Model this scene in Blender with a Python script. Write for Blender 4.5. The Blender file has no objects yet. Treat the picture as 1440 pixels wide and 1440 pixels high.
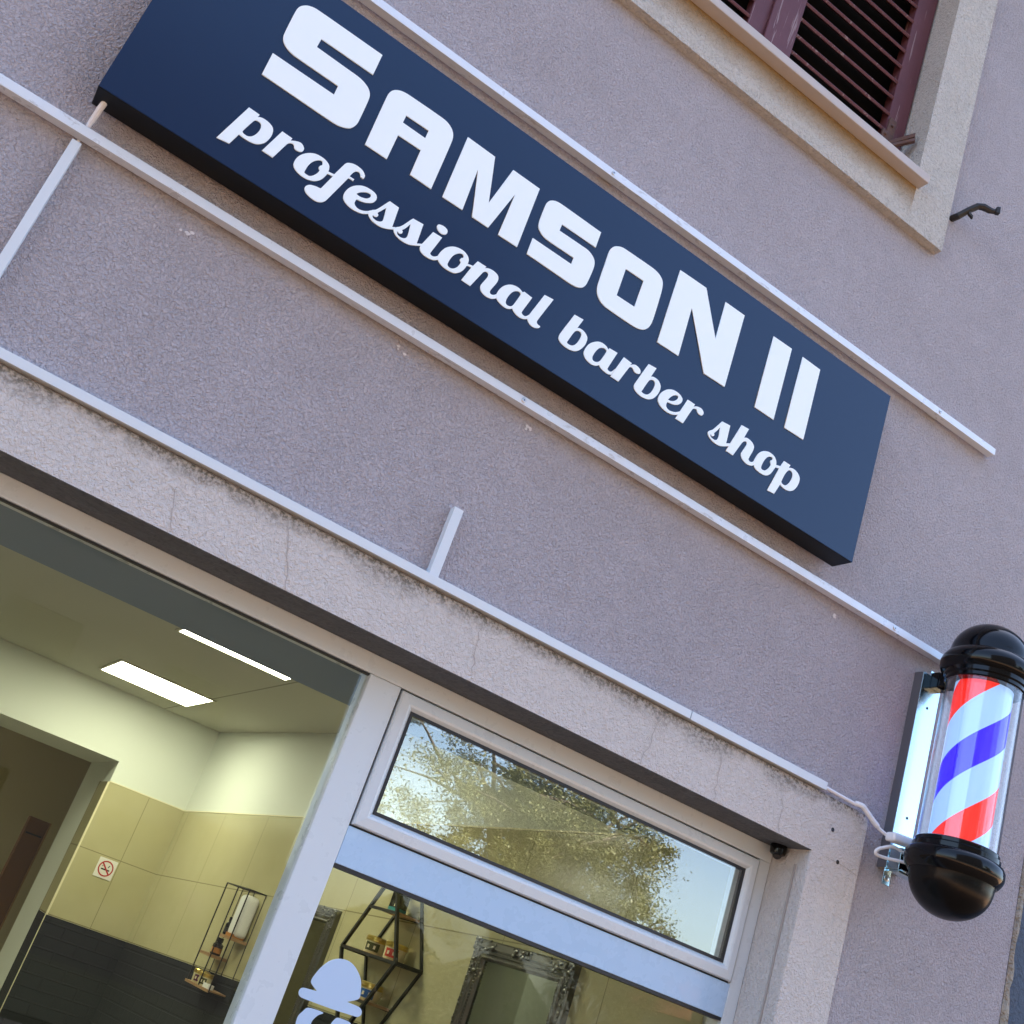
import bpy, bmesh, math, random
from mathutils import Vector, Matrix
R = math.radians
random.seed(7)
S = bpy.context.scene
COL = S.collection

# ------------------------------------------------------------------ camera
cam = bpy.data.cameras.new('camera'); camo = bpy.data.objects.new('camera', cam); COL.objects.link(camo)
CX = Vector((0.80835, -0.49565, 0.31765)); CY = -Vector((0.45891, 0.19256, -0.86737)); CZ = -Vector((0.36875, 0.84691, 0.38311))
m = Matrix((CX, CY, CZ)).transposed().to_4x4(); m.translation = (0, -2.4, 1.75)
camo.matrix_world = m
cam.sensor_width = 36; cam.lens = 40.58; cam.clip_start = 0.05; cam.clip_end = 2000
S.camera = camo

# ------------------------------------------------------------------ sky, sun, exposure
SUN_EL, SUN_ROT = 60.0, 20.0
w = bpy.data.worlds.new('World'); S.world = w; w.use_nodes = True
nt = w.node_tree; nt.nodes.clear()
sky = nt.nodes.new('ShaderNodeTexSky'); sky.sky_type = 'NISHITA'; sky.sun_disc = False
sky.sun_elevation = R(SUN_EL); sky.sun_rotation = R(SUN_ROT); sky.dust_density = 2.0; sky.air_density = 1.0; sky.ozone_density = 1.0
bg = nt.nodes.new('ShaderNodeBackground'); bg.inputs['Strength'].default_value = 0.14
wo = nt.nodes.new('ShaderNodeOutputWorld')
nt.links.new(sky.outputs[0], bg.inputs[0]); nt.links.new(bg.outputs[0], wo.inputs[0])
sl = bpy.data.lights.new('sun', 'SUN'); sl.energy = 5.0; sl.angle = R(0.5); sl.color = (1.0, 0.93, 0.82)
so = bpy.data.objects.new('sun', sl); COL.objects.link(so)
sd = Vector((math.sin(R(SUN_ROT)) * math.cos(R(SUN_EL)), math.cos(R(SUN_ROT)) * math.cos(R(SUN_EL)), math.sin(R(SUN_EL))))
so.rotation_euler = sd.to_track_quat('Z', 'Y').to_euler(); so.location = (0, 10, 30)
S.view_settings.view_transform = 'Standard'; S.view_settings.look = 'None'
S.view_settings.exposure = 2.5; S.view_settings.gamma = 1.0
try:
    S.cycles.max_bounces = 10; S.cycles.transparent_max_bounces = 16
except Exception: pass

# ------------------------------------------------------------------ materials
def mat(name, col, rough=0.6, metal=0.0, spec=0.5, emit=None, estr=0.0, coat=0.0):
    M = bpy.data.materials.new(name); M.use_nodes = True
    b = M.node_tree.nodes['Principled BSDF']
    b.inputs['Base Color'].default_value = (*col, 1); b.inputs['Roughness'].default_value = rough
    b.inputs['Metallic'].default_value = metal; b.inputs['Specular IOR Level'].default_value = spec
    b.inputs['Coat Weight'].default_value = coat
    if emit: b.inputs['Emission Color'].default_value = (*emit, 1); b.inputs['Emission Strength'].default_value = estr
    return M
def N(M, t, **kw):
    n = M.node_tree.nodes.new(t)
    for k, v in kw.items():
        if hasattr(n, k): setattr(n, k, v)
        else: n.inputs[k.replace('_', ' ')].default_value = v
    return n
def L(M, a, b): M.node_tree.links.new(a, b)
def P(M): return M.node_tree.nodes['Principled BSDF']
def math_(M, op, a, b=None, clamp=False):
    n = N(M, 'ShaderNodeMath', operation=op); n.use_clamp = clamp
    for i, v in enumerate((a, b)):
        if v is None: continue
        if hasattr(v, 'is_output'): L(M, v, n.inputs[i])
        else: n.inputs[i].default_value = v
    return n.outputs[0]
def coords(M):
    return N(M, 'ShaderNodeTexCoord').outputs['Object']
def noise(M, scale, detail=3, rough=0.55, co=None, dist=0.0):
    n = N(M, 'ShaderNodeTexNoise'); n.inputs['Scale'].default_value = scale; n.inputs['Detail'].default_value = detail
    n.inputs['Roughness'].default_value = rough; n.inputs['Distortion'].default_value = dist
    L(M, co if co else coords(M), n.inputs['Vector']); return n.outputs['Fac']
def ramp(M, fac, stops):
    n = N(M, 'ShaderNodeValToRGB'); e = n.color_ramp.elements
    while len(e) < len(stops): e.new(0.5)
    for i, (p, c) in enumerate(stops):
        e[i].position = p; e[i].color = (c, c, c, 1) if not hasattr(c, '__len__') else (*c, 1)
    L(M, fac, n.inputs[0]); return n.outputs[0]
def mix(M, fac, a, b, mode='MIX'):
    n = N(M, 'ShaderNodeMix', data_type='RGBA', blend_type=mode)
    for sock, v in ((n.inputs[0], fac), (n.inputs[6], a), (n.inputs[7], b)):
        if hasattr(v, 'is_output'): L(M, v, sock)
        elif hasattr(v, '__len__'): sock.default_value = (*v, 1)
        else: sock.default_value = v
    return n.outputs[2]
def bump(M, h, dist, strength=1.0, prev=None):
    n = N(M, 'ShaderNodeBump'); n.inputs['Distance'].default_value = dist; n.inputs['Strength'].default_value = strength
    L(M, h, n.inputs['Height'])
    if prev: L(M, prev, n.inputs['Normal'])
    L(M, n.outputs[0], P(M).inputs['Normal']); return n.outputs[0]
def zxy(M, co=None):
    s = N(M, 'ShaderNodeSeparateXYZ'); L(M, co if co else coords(M), s.inputs[0]); return s.outputs

def stucco(name, col, dist=0.0078, var=0.15, grain=155, pit=0.72):
    M = mat(name, col, 0.92, spec=0.25); co = coords(M)
    big = noise(M, 2.3, 5, 0.65, co); mid = noise(M, 14, 3, 0.6, co)
    fine = noise(M, grain, 2.5, 0.55, co, 0.9)
    c = mix(M, ramp(M, big, [(0.3, 1 - var), (0.7, 1 + var * 0.3)]), col, col)
    base = mix(M, 1.0, col, ramp(M, math_(M, 'ADD', math_(M, 'MULTIPLY', big, 0.6), math_(M, 'MULTIPLY', mid, 0.4)), [(0.32, 1 - var), (0.68, 1.0)]), 'MULTIPLY')
    pits = ramp(M, fine, [(0.25, pit), (0.55, 1.0)])
    base = mix(M, 1.0, base, pits, 'MULTIPLY')
    L(M, base, P(M).inputs['Base Color'])
    h = ramp(M, fine, [(0.2, 0.0), (0.8, 1.0)])
    bump(M, h, dist, 1.0)
    M['_b'] = 1
    return M, base, co
MAT = {}
WALL, _, _ = stucco('stucco_mauve_grey', (0.505, 0.474, 0.515))
BAND, bcol, bco = stucco('stucco_beige', (0.60, 0.568, 0.555), 0.0050, 0.06, 120, 0.88)
# grime that has washed down below the cable trunking, and hairline soiling on the band
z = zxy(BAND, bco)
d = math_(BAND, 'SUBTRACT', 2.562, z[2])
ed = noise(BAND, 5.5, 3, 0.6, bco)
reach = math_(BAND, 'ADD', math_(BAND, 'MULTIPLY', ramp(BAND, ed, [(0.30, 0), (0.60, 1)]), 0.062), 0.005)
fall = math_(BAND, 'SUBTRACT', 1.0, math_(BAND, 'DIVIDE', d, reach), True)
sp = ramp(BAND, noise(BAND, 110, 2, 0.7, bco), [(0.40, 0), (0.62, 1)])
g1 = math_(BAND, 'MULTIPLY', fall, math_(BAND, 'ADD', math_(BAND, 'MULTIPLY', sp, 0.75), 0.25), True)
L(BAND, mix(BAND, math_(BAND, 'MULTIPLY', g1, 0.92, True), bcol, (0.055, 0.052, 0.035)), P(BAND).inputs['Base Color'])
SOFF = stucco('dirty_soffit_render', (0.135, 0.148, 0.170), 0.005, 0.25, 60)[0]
SURR, scol, sco = stucco('stucco_cream', (0.58, 0.56, 0.53), 0.0075, 0.10, 115)
z = zxy(SURR, sco)
d = math_(SURR, 'SUBTRACT', 4.575, z[2])
ed = noise(SURR, 4.0, 3, 0.6, sco)
fall = math_(SURR, 'SUBTRACT', 1.0, math_(SURR, 'DIVIDE', d, math_(SURR, 'ADD', math_(SURR, 'MULTIPLY', ed, 0.20), 0.012)), True)
under = math_(SURR, 'GREATER_THAN', d, 0.0); left = math_(SURR, 'LESS_THAN', z[0], 2.0)
fm = math_(SURR, 'MULTIPLY', math_(SURR, 'MULTIPLY', fall, under), left)
L(SURR, mix(SURR, math_(SURR, 'MULTIPLY', fm, 0.95), scol, (0.25, 0.14, 0.035)), P(SURR).inputs['Base Color'])

def worn(name, col, rough, metal, wear, wcol, scale=60, thr=(0.60, 0.68)):
    M = mat(name, col, rough, metal); co = coords(M)
    mp = N(M, 'ShaderNodeMapping'); mp.inputs['Scale'].default_value = (0.35, 1, 1); L(M, co, mp.inputs[0])
    f = ramp(M, noise(M, scale, 6, 0.7, mp.outputs[0]), [(thr[0], 0), (thr[1], wear)])
    L(M, mix(M, f, col, wcol), P(M).inputs['Base Color'])
    r = ramp(M, noise(M, 22, 3, 0.6, co), [(0.3, max(0.05, rough - 0.12)), (0.7, min(1, rough + 0.14))]); L(M, r, P(M).inputs['Roughness'])
    return M
RAIL = worn('rail_zinc', (0.66, 0.72, 0.80), 0.36, 0.10, 0.5, (0.32, 0.30, 0.29), 45)
TRUNK = worn('white_plastic', (0.60, 0.66, 0.72), 0.45, 0.0, 0.3, (0.5, 0.48, 0.44), 30, (0.62, 0.75))
ALU = worn('white_lacquered_aluminium', (0.60, 0.66, 0.71), 0.33, 0.0, 0.07, (0.5, 0.47, 0.42), 14, (0.5, 0.8))
BARB = worn('pale_blue_lacquer', (0.40, 0.56, 0.76), 0.28, 0.0, 0.03, (0.5, 0.55, 0.6), 12, (0.5, 0.8))
GASK = mat('black_rubber', (0.012, 0.012, 0.014), 0.5)
NAVY = mat('navy_panel', (0.0015, 0.0160, 0.058), 0.22, spec=0.40)
CABI = mat('black_cabinet', (0.003, 0.003, 0.0035), 0.5, spec=0.3)
LETT = mat('white_acrylic', (0.80, 0.88, 0.92), 0.3)
SILL = worn('sill_pinkish_stone', (0.44, 0.40, 0.385), 0.6, 0.0, 0.5, (0.38, 0.33, 0.30), 40)
# maroon paint with cracked streaks
MARO = mat('maroon_paint', (0.115, 0.035, 0.042), 0.55, spec=0.3); co = coords(MARO)
mp = N(MARO, 'ShaderNodeMapping'); mp.inputs['Scale'].default_value = (60, 60, 4); L(MARO, co, mp.inputs[0])
st = noise(MARO, 1.0, 4, 0.65, mp.outputs[0], 0.8)
pk = ramp(MARO, st, [(0.60, 0), (0.66, 0.55)])
tone = mix(MARO, noise(MARO, 9, 3, 0.6, co), (0.080, 0.026, 0.036), (0.135, 0.050, 0.062))
L(MARO, mix(MARO, pk, tone, (0.34, 0.27, 0.28)), P(MARO).inputs['Base Color']); bump(MARO, st, 0.0015, 0.5)
FACADE = mat('dark_facade_render', (0.040, 0.038, 0.036), 0.9); L(FACADE, mix(FACADE, noise(FACADE, 0.35, 5), (0.030, 0.029, 0.028), (0.052, 0.048, 0.044)), P(FACADE).inputs['Base Color'])
WPANE = mat('dark_window', (0.010, 0.011, 0.012), 0.35, spec=0.15)
DARK = mat('unlit_room', (0.004, 0.0035, 0.0035), 0.9, spec=0.2)
IRON = mat('black_iron', (0.014, 0.013, 0.013), 0.55)
RUST = worn('rusty_iron', (0.10, 0.055, 0.05), 0.75, 0.1, 0.7, (0.16, 0.08, 0.04), 60, (0.45, 0.7))
CHROME = mat('polished_steel', (0.60, 0.80, 0.88), 0.15, 1.0)
FLANGE = mat('shaded_steel', (0.16, 0.16, 0.18), 0.5, 0.6)  # bracket steel with the shade of its sides put into the colour
STEEL = mat('screw_steel', (0.55, 0.56, 0.58), 0.3, 0.9)
BLACKG = mat('black_gloss', (0.003, 0.003, 0.004), 0.12, spec=0.28)
BLACKM = mat('black_satin', (0.003, 0.003, 0.0035), 0.26, spec=0.2)
CABLE = mat('white_cable', (0.74, 0.74, 0.78), 0.5)
CRACK = mat('crack_line', (0.36, 0.33, 0.31), 0.95)
CHIP = mat('bare_filler', (0.60, 0.58, 0.61), 0.9)
PLASTER = stucco('exposed_render', (0.36, 0.33, 0.28), 0.014, 0.3, 45)[0]
NEIGH = stucco('stucco_slate_blue', (0.085, 0.115, 0.165), 0.004, 0.12, 70)[0]

def glass(name, boost, tint=(1, 1, 1)):
    M = bpy.data.materials.new(name); M.use_nodes = True; n = M.node_tree; n.nodes.clear()
    lw = n.nodes.new('ShaderNodeLayerWeight'); lw.inputs['Blend'].default_value = 0.5
    pw = n.nodes.new('ShaderNodeMath'); pw.operation = 'POWER'; pw.inputs[1].default_value = 5.0; n.links.new(lw.outputs['Facing'], pw.inputs[0])
    fr = n.nodes.new('ShaderNodeMath'); fr.operation = 'MULTIPLY_ADD'; fr.inputs[1].default_value = 0.96; fr.inputs[2].default_value = 0.04; n.links.new(pw.outputs[0], fr.inputs[0])
    ml = n.nodes.new('ShaderNodeMath'); ml.operation = 'MULTIPLY'; ml.use_clamp = True; ml.inputs[1].default_value = boost
    tr = n.nodes.new('ShaderNodeBsdfTransparent'); tr.inputs[0].default_value = (*tint, 1)
    gl = n.nodes.new('ShaderNodeBsdfGlossy'); gl.inputs['Roughness'].default_value = 0.0
    mx = n.nodes.new('ShaderNodeMixShader'); o = n.nodes.new('ShaderNodeOutputMaterial')
    n.links.new(fr.outputs[0], ml.inputs[0]); n.links.new(ml.outputs[0], mx.inputs[0])
    n.links.new(tr.outputs[0], mx.inputs[1]); n.links.new(gl.outputs[0], mx.inputs[2]); n.links.new(mx.outputs[0], o.inputs[0])
    return M
PANE = glass('window_glass', 0.6, (0.96, 0.97, 0.95)); PANE2 = glass('coated_glass', 3.6, (0.96, 0.97, 0.95)); TUBE = glass('clear_acrylic', 1.4)

INT = mat('interior_white_paint', (0.65, 0.68, 0.60), 0.8)
CEIL = mat('ceiling_board', (0.50, 0.49, 0.40), 0.85); co = coords(CEIL); z = zxy(CEIL, co)
def gridline(M, v, off, per, wd):
    f = math_(M, 'FRACT', math_(M, 'DIVIDE', math_(M, 'SUBTRACT', v, off), per))
    a = math_(M, 'ABSOLUTE', math_(M, 'SUBTRACT', f, 0.5)); return math_(M, 'GREATER_THAN', a, 0.5 - wd / per / 2)
gl_ = gridline(CEIL, z[0], 1.47, 1.8, 0.010)
L(CEIL, mix(CEIL, gl_, (0.50, 0.49, 0.40), (0.27, 0.265, 0.21)), P(CEIL).inputs['Base Color'])
BULK = mat('bulkhead_grey', (0.19, 0.25, 0.32), 0.7)
TILE = mat('beige_wall_tile', (0.40, 0.36, 0.19), 0.16)
tco = N(TILE, 'ShaderNodeTexCoord').outputs['UV']; z = zxy(TILE, tco)
gr = math_(TILE, 'MAXIMUM', gridline(TILE, z[0], 0.0, 0.60, 0.004), gridline(TILE, z[1], 1.84, 0.40, 0.005))
tn = mix(TILE, noise(TILE, 5, 4, 0.6, tco), (0.40, 0.365, 0.195), (0.48, 0.44, 0.26))
L(TILE, mix(TILE, gr, tn, (0.25, 0.22, 0.12)), P(TILE).inputs['Base Color']); bump(TILE, gr, 0.001, -0.5)
BRICK = mat('black_brick', (0.014, 0.016, 0.020), 0.85, spec=0.2)
bt = N(BRICK, 'ShaderNodeTexBrick'); bt.inputs['Scale'].default_value = 1.0; bt.inputs['Brick Width'].default_value = 0.21; bt.inputs['Row Height'].default_value = 0.07
bt.inputs['Mortar Size'].default_value = 0.006; bt.inputs['Mortar Smooth'].default_value = 0.4
L(BRICK, N(BRICK, 'ShaderNodeTexCoord').outputs['UV'], bt.inputs['Vector'])
inv = math_(BRICK, 'SUBTRACT', 1.0, bt.outputs['Fac']); bump(BRICK, math_(BRICK, 'ADD', inv, math_(BRICK, 'MULTIPLY', noise(BRICK, 18), 0.15)), 0.012)
PROF = mat('cream_trim', (0.72, 0.66, 0.42), 0.35)
LAMP2 = mat('dim_light_panel', (0.9, 0.9, 0.85), 0.5, emit=(0.97, 0.95, 0.72), estr=5.0)
LAMP = mat('light_panel', (0.9, 0.9, 0.85), 0.5, emit=(0.97, 0.98, 0.74), estr=3.9)
WOODD = mat('brown_door', (0.16, 0.070, 0.028), 0.45)
CORR = mat('corridor_paint', (0.46, 0.41, 0.27), 0.9)
WIRE = mat('black_wire', (0.010, 0.009, 0.009), 0.45)
PLANK = mat('shelf_wood', (0.30, 0.17, 0.075), 0.55)
mp = N(PLANK, 'ShaderNodeMapping'); mp.inputs['Scale'].default_value = (8, 60, 60); L(PLANK, coords(PLANK), mp.inputs[0])
L(PLANK, mix(PLANK, noise(PLANK, 1, 4, 0.6, mp.outputs[0]), (0.20, 0.10, 0.04), (0.42, 0.26, 0.12)), P(PLANK).inputs['Base Color'])
GOLD = mat('gold_lid', (0.62, 0.46, 0.12), 0.28, 0.85)
CREAM = mat('cream_plastic', (0.62, 0.56, 0.32), 0.35)
def flat(name, c, r=0.4): return mat(name, c, r)
LBG, LBR, LBB, LBP = flat('label_olive', (0.06, 0.065, 0.02)), flat('label_red', (0.50, 0.035, 0.02)), flat('label_blue', (0.02, 0.10, 0.33)), flat('label_purple', (0.10, 0.02, 0.06))
LTXT = flat('label_print', (0.75, 0.68, 0.45))
PAPER = mat('white_board', (0.74, 0.74, 0.70), 0.5)
BOTT = mat('dark_bottle', (0.012, 0.012, 0.014), 0.25); AMBER = mat('amber_label', (0.42, 0.17, 0.03), 0.4); TEAL = mat('teal_print', (0.02, 0.20, 0.20), 0.4)
MIRR = mat('mirror_glass', (0.24, 0.25, 0.22), 0.02, 1.0)
ORN = mat('antique_silver', (0.13, 0.125, 0.11), 0.32, 0.75)
RED = mat('sign_red', (0.42, 0.02, 0.02), 0.5); SIGNW = mat('sign_white', (0.72, 0.70, 0.64), 0.4); SIGNK = mat('sign_black', (0.015, 0.015, 0.015), 0.5)
VINYL = mat('white_vinyl', (0.46, 0.60, 0.80), 0.35)
# rotating drum: helical stripes printed on a back-lit sleeve
DRUM = mat('striped_sleeve', (0.8, 0.8, 0.8), 0.08)
co = coords(DRUM); z = zxy(DRUM, co)
ang = math_(DRUM, 'DIVIDE', math_(DRUM, 'ARCTAN2', z[1], z[0]), 2 * math.pi)
ph = math_(DRUM, 'FRACT', math_(DRUM, 'ADD', math_(DRUM, 'SUBTRACT', math_(DRUM, 'DIVIDE', z[2], 0.44), ang), 0.425))
DRUM_PH = ph
cr = N(DRUM, 'ShaderNodeValToRGB'); cr.color_ramp.interpolation = 'CONSTANT'; e = cr.color_ramp.elements
for k in range(2): e.new(0.5)
for k, (p_, c_) in enumerate([(0.0, (0.27, 0.45, 0.76)), (0.26, (0.03, 0.012, 0.85)), (0.50, (0.27, 0.45, 0.76)), (0.76, (0.75, 0.022, 0.015))]):
    e[k].position = p_; e[k].color = (*c_, 1)
L(DRUM, ph, cr.inputs[0]); L(DRUM, cr.outputs[0], P(DRUM).inputs['Base Color']); L(DRUM, cr.outputs[0], P(DRUM).inputs['Emission Color'])
P(DRUM).inputs['Emission Strength'].default_value = 0.17
# street side
ASPH = mat('asphalt', (0.055, 0.054, 0.052), 0.9); bump(ASPH, noise(ASPH, 60, 4), 0.01, 0.6)
PAVE = mat('paving', (0.34, 0.30, 0.25), 0.85)
pb = N(PAVE, 'ShaderNodeTexBrick'); pb.inputs['Scale'].default_value = 1; pb.inputs['Brick Width'].default_value = 0.4; pb.inputs['Row Height'].default_value = 0.4; pb.inputs['Mortar Size'].default_value = 0.006
pb.inputs['Color1'].default_value = (0.32, 0.170, 0.075, 1); pb.inputs['Color2'].default_value = (0.26, 0.140, 0.060, 1); pb.inputs['Mortar'].default_value = (0.15, 0.13, 0.11, 1)
L(PAVE, coords(PAVE), pb.inputs['Vector']); L(PAVE, pb.outputs[0], P(PAVE).inputs['Base Color'])
KERB = mat('kerb_stone', (0.38, 0.36, 0.33), 0.85)
GRASS = mat('park_grass', (0.035, 0.045, 0.014), 0.95); L(GRASS, mix(GRASS, noise(GRASS, 1.5, 5), (0.012, 0.015, 0.006), (0.024, 0.026, 0.012)), P(GRASS).inputs['Base Color'])
EARTH = mat('dry_ground', (0.30, 0.25, 0.17), 0.95); L(EARTH, mix(EARTH, noise(EARTH, 0.4, 5), (0.22, 0.19, 0.12), (0.40, 0.33, 0.22)), P(EARTH).inputs['Base Color'])
BARK = mat('bark', (0.10, 0.075, 0.05), 0.9); bump(BARK, noise(BARK, 14, 4), 0.03)
def leafmat(name, a, b):
    M = mat(name, a, 0.55); L(M, mix(M, noise(M, 1.1, 3, 0.6), a, b), P(M).inputs['Base Color']); return M
LEAF1 = leafmat('olive_leaf', (0.095, 0.105, 0.022), (0.18, 0.17, 0.040)); LEAF2 = leafmat('dark_leaf', (0.014, 0.022, 0.007), (0.034, 0.040, 0.012))
ROOFT = mat('red_roof_tile', (0.42, 0.13, 0.07), 0.8); HWALL = mat('house_render', (0.55, 0.50, 0.42), 0.85)
TIN = mat('grey_roof', (0.12, 0.12, 0.12), 0.8)
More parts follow.
